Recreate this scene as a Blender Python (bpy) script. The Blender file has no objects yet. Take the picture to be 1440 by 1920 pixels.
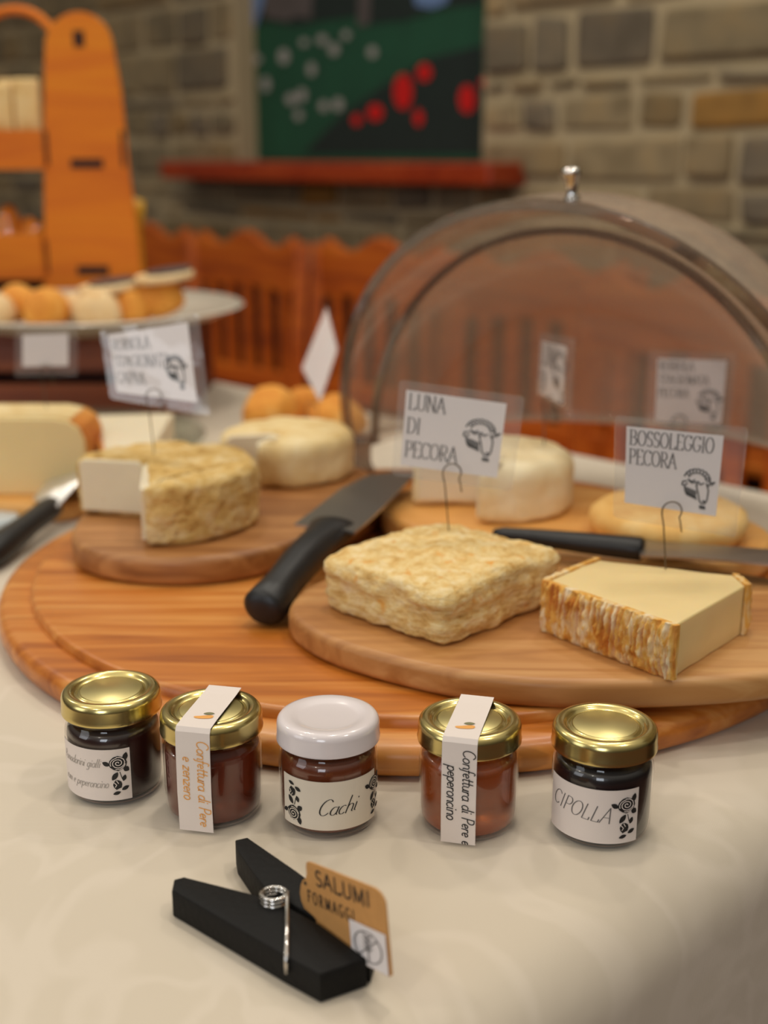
import bpy, bmesh, math, random
from mathutils import Vector, Matrix, noise
sc = bpy.context.scene
C = sc.collection
PI = math.pi
rnd = random.Random(7)
T = 0.75                                   # table top height; at()/U()/V() take heights above the table

# ------------------------------------------------------------------ camera
F = 2330.0; PITCH = math.radians(16.04); CH = 0.285
cam_d = bpy.data.cameras.new('camera'); cam = bpy.data.objects.new('camera', cam_d); C.objects.link(cam)
cam.location = (0, 0, T + CH); cam.rotation_euler = (PI/2 - PITCH, 0, 0)
cam_d.sensor_fit = 'VERTICAL'; cam_d.sensor_height = 36; cam_d.sensor_width = 27; cam_d.lens = F/1920*36
cam_d.clip_start = 0.02
cam_d.dof.use_dof = True; cam_d.dof.focus_distance = 0.55; cam_d.dof.aperture_fstop = 5.4
sc.camera = cam
# ------------------------------------------------------------------ world, lights, exposure
sc.view_settings.view_transform = 'Standard'; sc.view_settings.look = 'None'
sc.view_settings.gamma = 1; sc.view_settings.exposure = -0.36
sc.cycles.transparent_max_bounces = 40
sc.cycles.caustics_reflective = False; sc.cycles.caustics_refractive = False
w = bpy.data.worlds.new('room_air'); sc.world = w; w.use_nodes = True
nt = w.node_tree; bg = nt.nodes['Background']
tc = nt.nodes.new('ShaderNodeTexCoord'); sp = nt.nodes.new('ShaderNodeSeparateXYZ'); cr = nt.nodes.new('ShaderNodeValToRGB')
nt.links.new(tc.outputs['Generated'], sp.inputs[0]); nt.links.new(sp.outputs['Z'], cr.inputs[0])
ce = cr.color_ramp.elements; ce[0].position = 0.0; ce[0].color = (.10, .08, .06, 1); ce[1].position = .8; ce[1].color = (1.0, .92, .78, 1)
e_ = ce.new(.3); e_.color = (.42, .38, .31, 1)
nt.links.new(cr.outputs[0], bg.inputs[0]); bg.inputs[1].default_value = 0.62

def area(name, loc, aim, size, power, col, size_y=None, shape='RECTANGLE'):
    d = bpy.data.lights.new(name, 'AREA'); d.shape = shape; d.size = size; d.size_y = size_y or size
    d.energy = power; d.color = col
    o = bpy.data.objects.new(name, d); C.objects.link(o); o.location = loc
    o.rotation_euler = (Vector(aim)-Vector(loc)).to_track_quat('-Z', 'Y').to_euler(); return o
WARM = (1, .92, .80)
for i, (x, y) in enumerate([(-1.5, .3), (-.5, 1.9), (.9, .2), (-1.9, 2.0), (.55, 1.75), (-1.0, -.9), (.1, .9)]):
    area('ceiling_lamp', (x, y, 2.75), (x*.7, y*.8+.2, T), .13, 6.6, WARM, shape='DISK')
area('window_daylight', (-.75, -2.6, 1.72), (0, .8, T+.1), .9, 24, (.84, .91, 1), 1.1)
area('added_side_fill', (-2.6, -.7, 1.7), (0, .9, T), 1.1, 13, (.92, .95, 1), 1.3)  # added soft fill from the left to brighten the jar label fronts
area('ceiling_glow', (-.3, 1.0, 2.7), (-.2, 1.0, 0), 2.6, 13, (1, .93, .83))

# ------------------------------------------------------------------ placing
def ray(x, y):
    a = (x-720)/F; b = (960-y)/F
    return (a, math.cos(PITCH)+b*math.sin(PITCH), -math.sin(PITCH)+b*math.cos(PITCH))
def U(x, y, z=0):
    r = ray(x, y); t = (z-CH)/r[2]; return Vector((r[0]*t, r[1]*t, z))
def V(x, y, Y):
    r = ray(x, y); t = Y/r[1]; return Vector((r[0]*t, Y, CH+r[2]*t))
UP = Vector((0, 0, T))

# ------------------------------------------------------------------ materials
def new_mat(name):
    m = bpy.data.materials.new(name); m.use_nodes = True
    return m, m.node_tree.nodes, m.node_tree.links, m.node_tree.nodes['Principled BSDF']
def c4(c): return (c[0], c[1], c[2], 1)
def srgb(r, g, b):
    f = lambda v: (v/255/12.92 if v/255 <= .04045 else ((v/255+.055)/1.055)**2.4)
    return (f(r), f(g), f(b))
def plain(name, col, rough=.5, metal=0, bump=0, bscale=200, var=0, vscale=20, coat=0, spec=.5, sss=0, trans=0):
    m, N, L, P = new_mat(name)
    P.inputs['Base Color'].default_value = c4(col); P.inputs['Roughness'].default_value = rough
    P.inputs['Metallic'].default_value = metal; P.inputs['Coat Weight'].default_value = coat
    P.inputs['Specular IOR Level'].default_value = spec
    P.inputs['Transmission Weight'].default_value = trans
    if sss:
        P.inputs['Subsurface Weight'].default_value = sss; P.inputs['Subsurface Radius'].default_value = (.006, .004, .002)
        P.inputs['Subsurface Scale'].default_value = 1.0
    t = N.new('ShaderNodeTexCoord')
    n2 = N.new('ShaderNodeTexNoise'); n2.inputs['Scale'].default_value = vscale; n2.inputs['Detail'].default_value = 5
    L.new(t.outputs['Object'], n2.inputs['Vector'])
    mx = N.new('ShaderNodeMix'); mx.data_type = 'RGBA'
    v = max(var, .03)
    mx.inputs[6].default_value = c4([k*(1-v) for k in col]); mx.inputs[7].default_value = c4([min(1, k*(1+v)) for k in col])
    L.new(n2.outputs[0], mx.inputs[0]); L.new(mx.outputs[2], P.inputs['Base Color'])
    if bump:
        n = N.new('ShaderNodeTexNoise'); n.inputs['Scale'].default_value = bscale; n.inputs['Detail'].default_value = 6
        b = N.new('ShaderNodeBump'); b.inputs['Strength'].default_value = bump; b.inputs['Distance'].default_value = .001
        L.new(t.outputs['Object'], n.inputs['Vector']); L.new(n.outputs[0], b.inputs['Height']); L.new(b.outputs[0], P.inputs['Normal'])
    return m
def ramp(N, stops):
    r = N.new('ShaderNodeValToRGB'); e = r.color_ramp.elements
    while len(e) < len(stops): e.new(.5)
    for k, (p, c) in zip(e, stops): k.position = p; k.color = c4(c)
    return r
def wood(name, dark, mid, light, scale=1.0, rough=.45, ang=0, knots=0, scratch=0, coat=.1):
    m, N, L, P = new_mat(name)
    t = N.new('ShaderNodeTexCoord'); mp = N.new('ShaderNodeMapping')
    mp.inputs['Rotation'].default_value = (0, 0, ang); mp.inputs['Scale'].default_value = (5*scale, 60*scale, 60*scale)
    L.new(t.outputs['Object'], mp.inputs[0])
    n = N.new('ShaderNodeTexNoise'); n.inputs['Scale'].default_value = 1; n.inputs['Detail'].default_value = 8; n.inputs['Distortion'].default_value = 1.6
    L.new(mp.outputs[0], n.inputs['Vector'])
    mp2 = N.new('ShaderNodeMapping'); mp2.inputs['Rotation'].default_value = (0, 0, ang); mp2.inputs['Scale'].default_value = (1.6*scale, 11*scale, 11*scale)
    L.new(t.outputs['Object'], mp2.inputs[0])
    n2 = N.new('ShaderNodeTexNoise'); n2.inputs['Scale'].default_value = 1; n2.inputs['Detail'].default_value = 3; L.new(mp2.outputs[0], n2.inputs['Vector'])
    mx = N.new('ShaderNodeMix'); mx.inputs[0].default_value = .5; L.new(n.outputs[0], mx.inputs[2]); L.new(n2.outputs[0], mx.inputs[3])
    r = ramp(N, [(.36, dark), (.5, mid), (.62, light)]); L.new(mx.outputs[0], r.inputs[0])
    col = r.outputs[0]
    if scratch:
        mp3 = N.new('ShaderNodeMapping'); mp3.inputs['Rotation'].default_value = (0, 0, ang+1.0); mp3.inputs['Scale'].default_value = (9, 190, 1)
        L.new(t.outputs['Object'], mp3.inputs[0])
        n3 = N.new('ShaderNodeTexNoise'); n3.inputs['Scale'].default_value = 1; n3.inputs['Detail'].default_value = 2; L.new(mp3.outputs[0], n3.inputs['Vector'])
        r3 = ramp(N, [(.30, (1, 1, 1)), (.36, (0, 0, 0))]); L.new(n3.outputs[0], r3.inputs[0])
        m3 = N.new('ShaderNodeMix'); m3.data_type = 'RGBA'; L.new(r3.outputs[0], m3.inputs[0]); L.new(col, m3.inputs[6]); m3.inputs[7].default_value = c4([k*.55 for k in mid])
        ml = N.new('ShaderNodeMath'); ml.operation = 'MULTIPLY'; ml.inputs[1].default_value = scratch; L.new(r3.outputs[0], ml.inputs[0]); L.new(ml.outputs[0], m3.inputs[0])
        col = m3.outputs[2]
    L.new(col, P.inputs['Base Color'])
    P.inputs['Roughness'].default_value = rough; P.inputs['Coat Weight'].default_value = coat; P.inputs['Coat Roughness'].default_value = .25
    b = N.new('ShaderNodeBump'); b.inputs['Strength'].default_value = .25; b.inputs['Distance'].default_value = .0006
    L.new(n.outputs[0], b.inputs['Height']); L.new(b.outputs[0], P.inputs['Normal'])
    return m
def clear(name, tint, fac_min, haze=(0, (1, 1, 1)), rough=.02, bump=0, bscale=20, ior=1.49):
    """thin clear sheet: transparent + mirror by fresnel, with a little milky scatter"""
    m, N, L, P = new_mat(name); out = N['Material Output']; N.remove(P)
    tr = N.new('ShaderNodeBsdfTransparent'); tr.inputs[0].default_value = c4(tint)
    gl = N.new('ShaderNodeBsdfGlossy'); gl.inputs['Roughness'].default_value = rough; gl.inputs[0].default_value = (1, 1, 1, 1)
    fr = N.new('ShaderNodeFresnel'); fr.inputs[0].default_value = ior
    ge = N.new('ShaderNodeNewGeometry'); mr = N.new('ShaderNodeMapRange'); mr.inputs[3].default_value = ior; mr.inputs[4].default_value = 1/ior
    L.new(ge.outputs['Backfacing'], mr.inputs[0]); L.new(mr.outputs[0], fr.inputs[0])
    ad = N.new('ShaderNodeMath'); ad.operation = 'MAXIMUM'; ad.inputs[1].default_value = fac_min; L.new(fr.outputs[0], ad.inputs[0])
    m1 = N.new('ShaderNodeMixShader'); L.new(ad.outputs[0], m1.inputs[0]); L.new(tr.outputs[0], m1.inputs[1]); L.new(gl.outputs[0], m1.inputs[2])
    last = m1
    if haze[0]:
        df = N.new('ShaderNodeBsdfDiffuse'); df.inputs[0].default_value = c4(haze[1])
        m2 = N.new('ShaderNodeMixShader'); m2.inputs[0].default_value = haze[0]; L.new(m1.outputs[0], m2.inputs[1]); L.new(df.outputs[0], m2.inputs[2]); last = m2
    if bump:
        t = N.new('ShaderNodeTexCoord'); n = N.new('ShaderNodeTexNoise'); n.inputs['Scale'].default_value = bscale
        b = N.new('ShaderNodeBump'); b.inputs['Strength'].default_value = bump; b.inputs['Distance'].default_value = .01
        L.new(t.outputs['Object'], n.inputs['Vector']); L.new(n.outputs[0], b.inputs['Height']); L.new(b.outputs[0], gl.inputs['Normal'])
    L.new(last.outputs[0], out.inputs[0]); return m
def mottled(name, stops, scale, rough=.8, bump=.5, bscale=120, stretch=(1, 1, 1), bdist=.002, sss=.05, second=None):
    m, N, L, P = new_mat(name)
    t = N.new('ShaderNodeTexCoord'); mp = N.new('ShaderNodeMapping'); mp.inputs['Scale'].default_value = stretch; L.new(t.outputs['Object'], mp.inputs[0])
    n = N.new('ShaderNodeTexNoise'); n.inputs['Scale'].default_value = scale; n.inputs['Detail'].default_value = 8; n.inputs['Roughness'].default_value = .65; n.inputs['Distortion'].default_value = .4
    L.new(mp.outputs[0], n.inputs['Vector'])
    r = ramp(N, stops); L.new(n.outputs[0], r.inputs[0]); col = r.outputs[0]
    if second:
        n3 = N.new('ShaderNodeTexNoise'); n3.inputs['Scale'].default_value = second[0]; n3.inputs['Detail'].default_value = 5; L.new(t.outputs['Object'], n3.inputs['Vector'])
        r3 = ramp(N, [(second[2], (0, 0, 0)), (second[2]+.1, (1, 1, 1))]); L.new(n3.outputs[0], r3.inputs[0])
        mm = N.new('ShaderNodeMix'); mm.data_type = 'RGBA'; L.new(r3.outputs[0], mm.inputs[0]); L.new(col, mm.inputs[6]); mm.inputs[7].default_value = c4(second[1]); col = mm.outputs[2]
    L.new(col, P.inputs['Base Color'])
    P.inputs['Roughness'].default_value = rough
    P.inputs['Subsurface Weight'].default_value = sss; P.inputs['Subsurface Radius'].default_value = (.005, .003, .0015)
    n2 = N.new('ShaderNodeTexNoise'); n2.inputs['Scale'].default_value = bscale; n2.inputs['Detail'].default_value = 6; L.new(mp.outputs[0], n2.inputs['Vector'])
    b = N.new('ShaderNodeBump'); b.inputs['Strength'].default_value = bump; b.inputs['Distance'].default_value = bdist
    L.new(n2.outputs[0], b.inputs['Height']); L.new(b.outputs[0], P.inputs['Normal'])
    return m

M = {}
M['board_round'] = wood('beech_board', srgb(152, 78, 18), srgb(194, 114, 38), srgb(218, 150, 76), 1.0, .38, .55, scratch=.5, coat=.25)
M['board_front'] = wood('pale_oiled_board', srgb(150, 94, 44), srgb(184, 128, 70), srgb(206, 156, 98), .9, .5, -.15)
M['board_left'] = wood('brown_worn_board', srgb(116, 68, 30), srgb(152, 98, 48), srgb(182, 128, 74), 1.1, .5, .5)
M['board_light'] = wood('honey_board', srgb(206, 138, 62), srgb(224, 164, 88), srgb(236, 184, 112), .7, .45, -.4)
M['chair'] = wood('reddish_chair_wood', srgb(132, 52, 2), srgb(182, 84, 4), srgb(204, 108, 14), .6, .62, 0, coat=0)
M['ledge'] = wood('mahogany_shelf', srgb(130, 36, 8), srgb(160, 52, 14), srgb(178, 70, 24), .5, .3, -.785, coat=.5)
M['ply'] = wood('orange_plywood', srgb(206, 102, 0), srgb(222, 120, 0), srgb(230, 136, 4), .5, .7, 0, coat=0)
M['crate'] = wood('dark_crate_wood', srgb(70, 22, 8), srgb(110, 44, 16), srgb(150, 74, 30), .5, .5, 0)
M['gap_shade'] = wood('gap_shade_wood', srgb(28, 18, 14), srgb(40, 26, 18), srgb(54, 34, 24), .4, .6, 0, coat=0)  # near-black tone imitating the shaded lower wall behind the chairs
M['burnt'] = plain('laser_burnt_edge', srgb(48, 22, 10), .8)
M['gold'] = plain('gold_lacquered_tin', srgb(216, 198, 132), .22, 1, var=.05, vscale=60)
M['goldmatte'] = plain('gold_lid_disc', srgb(214, 200, 140), .36, 1, var=.06, vscale=90)
M['whitelid'] = plain('white_enamel_tin', srgb(224, 214, 214), .18, 0, coat=.6)
M['glass'] = clear('jar_glass', (.97, .97, .97), .035, rough=.03, ior=1.45)
M['jam_dark'] = plain('black_purple_preserve', srgb(40, 16, 12), .28, coat=.5)
M['jam_onion'] = plain('dark_onion_preserve', srgb(24, 16, 18), .3, coat=.5)
M['jam_brown'] = plain('dark_brown_preserve', srgb(120, 44, 18), .25, coat=.4, var=.2, trans=.45)
M['jam_amber'] = plain('red_brown_pear_preserve', srgb(188, 92, 34), .25, coat=.4, var=.12, trans=.6)
M['jam_kaki'] = plain('persimmon_preserve', srgb(130, 62, 30), .25, coat=.4, var=.2, trans=.4)
M['paper'] = plain('white_label_paper', srgb(228, 216, 208), .7)
M['papercream'] = plain('cream_label_paper', srgb(222, 210, 192), .7)
M['card'] = plain('white_card', srgb(232, 224, 222), .6)
M['sleeve'] = clear('laminate_film', (.985, .985, .985), .035, (.055, (.85, .83, .82)), rough=.06, bump=.22, bscale=22)
M['ink'] = plain('black_ink', srgb(26, 24, 24), .6)
M['inkgrey'] = plain('grey_ink', srgb(104, 98, 96), .6)
M['inkpale'] = plain('pale_grey_ink', srgb(168, 160, 152), .6)
M['inkorange'] = plain('orange_ink', srgb(232, 166, 84), .6)
M['inkolive'] = plain('olive_ink', srgb(120, 118, 84), .6)
M['wire'] = plain('steel_wire', srgb(110, 100, 90), .3, 1)
M['chrome'] = plain('polished_steel', srgb(214, 210, 205), .12, 1)
M['brushed'] = plain('bright_brushed_steel', srgb(236, 234, 230), .42, 1)
M['blade'] = plain('knife_steel', srgb(176, 172, 168), .33, 1, bump=.1, bscale=300)
M['black'] = plain('black_plastic', srgb(20, 19, 20), .42, bump=.15, bscale=900)
M['pegblack'] = plain('black_painted_wood', srgb(14, 13, 12), .65, spec=.25, bump=.4, bscale=400)
M['kraft'] = plain('kraft_card', srgb(198, 144, 82), .8, var=.12, vscale=300)
M['dome'] = clear('smoky_acrylic', (.94, .925, .91), .035, (.14, (.74, .62, .50)), rough=.015)
M['domerim'] = clear('acrylic_edge', (.52, .46, .42), .10, (.12, (.45, .36, .28)), rough=.04)
M['floor'] = plain('terracotta_floor', srgb(92, 50, 30), .5, var=.2, vscale=6)
M['porcelain'] = plain('white_porcelain', srgb(206, 196, 180), .25, coat=.3)
M['trayglass'] = clear('greenish_glass', (.88, .90, .85), .06, (.10, (.5, .5, .42)), rough=.03)
M['square_rind'] = mottled('yellow_wrinkled_rind', [(.30, srgb(192, 146, 74)), (.43, srgb(220, 182, 112)), (.54, srgb(230, 202, 142)), (.68, srgb(238, 216, 170))], 110, bump=.65, bscale=150, stretch=(1, 1, 2.2), bdist=.003, second=(110, srgb(222, 160, 74), .62))
M['wedge_rind'] = mottled('orange_white_rind', [(.28, srgb(150, 78, 24)), (.37, srgb(206, 134, 44)), (.48, srgb(224, 172, 80)), (.57, srgb(228, 200, 150)), (.8, srgb(238, 228, 210))], 130, bump=.9, bscale=160, stretch=(1, 1, .35), bdist=.003)
M['wedge_paste'] = plain('pale_yellow_paste', srgb(234, 208, 150), .42, var=.06, vscale=30, sss=.35, coat=.1)
M['white_paste'] = plain('chalky_white_paste', srgb(226, 212, 182), .6, var=.05, vscale=60, sss=.2, bump=.3, bscale=300)
M['goat_rind'] = mottled('wrinkled_straw_rind', [(.32, srgb(180, 134, 60)), (.48, srgb(216, 178, 104)), (.65, srgb(230, 204, 150))], 55, bump=1, bscale=150, stretch=(1, 1, 1.2), bdist=.004)
M['cream_rind'] = mottled('cream_rind', [(.3, srgb(206, 168, 100)), (.5, srgb(228, 202, 146)), (.7, srgb(236, 218, 174))], 30, bump=.4, bscale=80)
M['white_rind'] = mottled('white_rind', [(.3, srgb(224, 196, 140)), (.5, srgb(236, 216, 172)), (.7, srgb(240, 226, 192))], 25, bump=.3, bscale=60)
M['disc_rind'] = mottled('yellow_disc_rind', [(.3, srgb(214, 156, 74)), (.5, srgb(230, 184, 108)), (.7, srgb(238, 206, 144))], 30, bump=.3, bscale=60)
M['orange_rind'] = mottled('orange_waxy_rind', [(.3, srgb(190, 92, 22)), (.5, srgb(214, 140, 56)), (.7, srgb(228, 176, 100))], 20, bump=.2)
M['toast'] = mottled('pale_toast', [(.3, srgb(206, 156, 84)), (.5, srgb(232, 198, 134)), (.7, srgb(240, 216, 164))], 30, bump=.4)
M['bread'] = mottled('golden_bread', [(.3, srgb(196, 110, 26)), (.5, srgb(226, 154, 58)), (.72, srgb(236, 190, 116))], 22, bump=.3)
M['breadpale'] = mottled('pale_bread', [(.3, srgb(214, 170, 110)), (.5, srgb(228, 196, 146)), (.72, srgb(236, 214, 176))], 30, bump=.3)
M['topping'] = plain('dark_olive_topping', srgb(74, 58, 54), .5, var=.3, vscale=80)
M['bag'] = plain('orange_snack_bag', srgb(216, 130, 40), .18, var=.35, vscale=25, coat=.8)
M['lemon'] = plain('yellow_wrapper', srgb(222, 168, 50), .3, var=.2)
M['plasticbag'] = plain('pale_blue_wrapper', srgb(186, 196, 200), .3, var=.1, coat=.4)

def cloth_mat():
    m, N, L, P = new_mat('cream_damask_cloth')
    t = N.new('ShaderNodeTexCoord')
    n = N.new('ShaderNodeTexNoise'); n.inputs['Scale'].default_value = 9; n.inputs['Detail'].default_value = 1.5; n.inputs['Distortion'].default_value = 2.2
    L.new(t.outputs['Object'], n.inputs['Vector'])
    r = ramp(N, [(.44, srgb(208, 195, 175)), (.49, srgb(213, 200, 181)), (.53, srgb(213, 200, 181)), (.58, srgb(208, 195, 175))]); L.new(n.outputs[0], r.inputs[0])
    L.new(r.outputs[0], P.inputs['Base Color']); P.inputs['Roughness'].default_value = .82
    P.inputs['Sheen Weight'].default_value = .15
    mp = N.new('ShaderNodeMapping'); mp.inputs['Rotation'].default_value = (0, 0, .785); L.new(t.outputs['Object'], mp.inputs[0])
    ck = N.new('ShaderNodeTexWave'); ck.inputs['Scale'].default_value = 420; ck.inputs['Distortion'].default_value = 1
    L.new(mp.outputs[0], ck.inputs['Vector'])
    n2 = N.new('ShaderNodeTexNoise'); n2.inputs['Scale'].default_value = 14; n2.inputs['Detail'].default_value = 3; L.new(t.outputs['Object'], n2.inputs['Vector'])
    b2 = N.new('ShaderNodeBump'); b2.inputs['Strength'].default_value = .35; b2.inputs['Distance'].default_value = .006; L.new(n2.outputs[0], b2.inputs['Height'])
    b = N.new('ShaderNodeBump'); b.inputs['Strength'].default_value = .12; b.inputs['Distance'].default_value = .0004
    L.new(ck.outputs[0], b.inputs['Height']); L.new(b2.outputs[0], b.inputs['Normal']); L.new(b.outputs[0], P.inputs['Normal'])
    return m
M['cloth'] = cloth_mat()

def stone_mat():
    m, N, L, P = new_mat('coursed_stone')
    t = N.new('ShaderNodeTexCoord'); a = N.new('ShaderNodeAttribute'); a.attribute_name = 'stone'
    n = N.new('ShaderNodeTexNoise'); n.inputs['Scale'].default_value = 14; n.inputs['Detail'].default_value = 7; L.new(t.outputs['Object'], n.inputs['Vector'])
    mx = N.new('ShaderNodeMix'); mx.data_type = 'RGBA'; mx.blend_type = 'MULTIPLY'; mx.inputs[0].default_value = .75
    r = ramp(N, [(.3, (.62, .60, .56)), (.5, (1, 1, 1)), (.7, (1.25, 1.15, .98))]); L.new(n.outputs[0], r.inputs[0])
    L.new(a.outputs['Color'], mx.inputs[6]); L.new(r.outputs[0], mx.inputs[7]); L.new(mx.outputs[2], P.inputs['Base Color'])
    P.inputs['Roughness'].default_value = .92
    b = N.new('ShaderNodeBump'); b.inputs['Strength'].default_value = .6; b.inputs['Distance'].default_value = .01
    L.new(n.outputs[0], b.inputs['Height']); L.new(b.outputs[0], P.inputs['Normal']); return m
M['stone'] = stone_mat()
M['mortar'] = plain('sandy_mortar', srgb(182, 164, 130), .95, var=.08, vscale=12, bump=.6, bscale=60)

# ------------------------------------------------------------------ mesh helpers
def link(name, verts, faces, mat, parent=None, smooth=True, mats=None, fm=None, auto=None):
    me = bpy.data.meshes.new(name); me.from_pydata([tuple(v) for v in verts], [], faces)
    bm = bmesh.new(); bm.from_mesh(me); bmesh.ops.recalc_face_normals(bm, faces=bm.faces); bm.to_mesh(me); bm.free()
    for k in (mats or [mat]): me.materials.append(k)
    if fm:
        for p, k in zip(me.polygons, fm): p.material_index = k
    if smooth:
        me.polygons.foreach_set('use_smooth', [True]*len(me.polygons))
    o = bpy.data.objects.new(name, me); C.objects.link(o)
    if parent: o.parent = parent
    if auto and smooth: me.set_sharp_from_angle(angle=math.radians(auto))
    me.update(); return o
def thing(name, label, cat, loc=(0, 0, 0), rz=0, group=None):
    o = bpy.data.objects.new(name, None); C.objects.link(o); o.empty_display_size = .02
    o.location = Vector(loc)+UP; o.rotation_euler = (0, 0, rz); o['label'] = label; o['category'] = cat
    if group: o['group'] = group
    return o
def tag(o, label, cat, group=None):
    o['label'] = label; o['category'] = cat
    if group: o['group'] = group
    return o
def lift(o, loc=(0, 0, 0)): o.location = Vector(loc)+UP; return o
def join(parts):
    vs, fs = [], []
    for v, f in parts:
        b = len(vs); vs += list(v); fs += [tuple(b+i for i in q) for q in f]
    return vs, fs
def box(x0, x1, y0, y1, z0, z1):
    v = [(x, y, z) for x in (x0, x1) for y in (y0, y1) for z in (z0, z1)]
    return v, [(0, 1, 3, 2), (4, 6, 7, 5), (0, 4, 5, 1), (2, 3, 7, 6), (0, 2, 6, 4), (1, 5, 7, 3)]
def bevel(o, wd, seg=2):
    m = o.modifiers.new('bevel', 'BEVEL'); m.width = wd; m.segments = seg; m.limit_method = 'ANGLE'; return o
def lathe(prof, n=64, close=False):
    v, f = [], []
    for r, z in prof:
        for i in range(n):
            a = 2*PI*i/n; v.append((r*math.cos(a), r*math.sin(a), z))
    m = len(prof)
    for j in range(m-1 if not close else m):
        for i in range(n):
            k = (i+1) % n; j2 = (j+1) % m
            f.append((j*n+i, j*n+k, j2*n+k, j2*n+i))
    if not close:
        if prof[0][0] > 1e-5: f.append(tuple(range(n)))
        if prof[-1][0] > 1e-5: f.append(tuple((m-1)*n+i for i in range(n)))
    return v, f
def frames(path):
    P = [Vector(p) for p in path]; out = []
    up = Vector((0, 0, 1))
    t0 = (P[1]-P[0]).normalized()
    s = t0.cross(up) if abs(t0.z) < .95 else t0.cross(Vector((1, 0, 0)))
    s.normalize()
    for i, p in enumerate(P):
        t = (P[min(i+1, len(P)-1)]-P[max(i-1, 0)]).normalized()
        s = (s - t*s.dot(t)).normalized(); out.append((p, s, t.cross(s)))
    return out
def tube(path, r, n=10, rr=None, sy=1.0, cap=True):
    v, f = [], []; fr = frames(path)
    for k, (p, s, b) in enumerate(fr):
        ra = rr[k] if rr else r
        rb = ra*sy if not isinstance(ra, tuple) else ra[1]
        ra = ra if not isinstance(ra, tuple) else ra[0]
        for i in range(n):
            a = 2*PI*i/n; v.append(p+s*ra*math.cos(a)+b*rb*math.sin(a))
    for k in range(len(fr)-1):
        for i in range(n):
            j = (i+1) % n; f.append((k*n+i, k*n+j, (k+1)*n+j, (k+1)*n+i))
    if cap: f.append(tuple(range(n))); f.append(tuple((len(fr)-1)*n+i for i in range(n)))
    return v, f
def area2(p): return sum(p[i][0]*p[(i+1) % len(p)][1]-p[(i+1) % len(p)][0]*p[i][1] for i in range(len(p)))/2
def inset(p, d):
    n = len(p); o = []
    for i in range(n):
        a, b, c = Vector(p[i-1][:2]), Vector(p[i][:2]), Vector(p[(i+1) % n][:2])
        e1 = (b-a).normalized(); e2 = (c-b).normalized()
        n1 = Vector((-e1.y, e1.x)); n2 = Vector((-e2.y, e2.x)); m = n1+n2
        m = m/max(m.length_squared, .5)*2*.5 if m.length > 1e-6 else n1
        k = m.normalized(); q = b+k*d/max(k.dot(n1), .5); o.append((q.x, q.y))
    return o
def slab(out, z0, z1, r=.004, seg=4, rb=None):
    """outline (ccw) with rounded top and bottom edges"""
    if area2(out) < 0: out = out[::-1]
    rb = r if rb is None else rb; n = len(out); rings = []
    for k in range(seg+1):
        a = PI/2*k/seg; rings.append((rb*(1-math.sin(a)), z0+rb*(1-math.cos(a))))
    for k in range(seg+1):
        a = PI/2*k/seg; rings.append((r*(1-math.cos(a)), z1-r*(1-math.sin(a))))
    v, f = [], []
    for d, z in rings:
        p = inset(out, d) if d > 1e-7 else [q[:2] for q in out]
        v += [(x, y, z) for x, y in p]
    for j in range(len(rings)-1):
        for i in range(n):
            k = (i+1) % n; f.append((j*n+i, j*n+k, (j+1)*n+k, (j+1)*n+i))
    f.append(tuple(range(n))[::-1]); f.append(tuple((len(rings)-1)*n+i for i in range(n)))
    return v, f
def ellipse(cx, cy, a, b, rot=0, n=72, p=2.0):
    o = []
    for i in range(n):
        t = 2*PI*i/n; c, s = math.cos(t), math.sin(t)
        x = a*math.copysign(abs(c)**(2/p), c); y = b*math.copysign(abs(s)**(2/p), s)
        o.append((cx+x*math.cos(rot)-y*math.sin(rot), cy+x*math.sin(rot)+y*math.cos(rot)))
    return o
def resample(p, step):
    o = []
    n = len(p)
    for i in range(n):
        a, b = Vector(p[i]), Vector(p[(i+1) % n]); k = max(1, int((b-a).length/step))
        for j in range(k): o.append(tuple(a.lerp(b, j/k)))
    return o
def smooth_poly(p, it=2):
    for _ in range(it):
        q = []; n = len(p)
        for i in range(n):
            a, b = Vector(p[i]), Vector(p[(i+1) % n]); q += [tuple(a.lerp(b, .25)), tuple(a.lerp(b, .75))]
        p = q
    return p
def subdiv_disp(o, cuts, fn, lvl=0):
    """subdivide long faces and push vertices along normals by fn(co)"""
    bm = bmesh.new(); bm.from_mesh(o.data)
    bmesh.ops.triangulate(bm, faces=[f for f in bm.faces if len(f.verts) > 4])
    for _ in range(cuts):
        el = [e for e in bm.edges if e.calc_length() > lvl]
        if not el: break
        bmesh.ops.subdivide_edges(bm, edges=el, cuts=1, use_grid_fill=True)
        bmesh.ops.triangulate(bm, faces=[f for f in bm.faces if len(f.verts) > 4])
    bm.normal_update()
    mv = [(v, v.normal*fn(v.co.copy(), v.normal.copy())) for v in bm.verts]
    for v, d in mv: v.co += d
    bm.to_mesh(o.data); bm.free(); o.data.polygons.foreach_set('use_smooth', [True]*len(o.data.polygons)); return o

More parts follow.
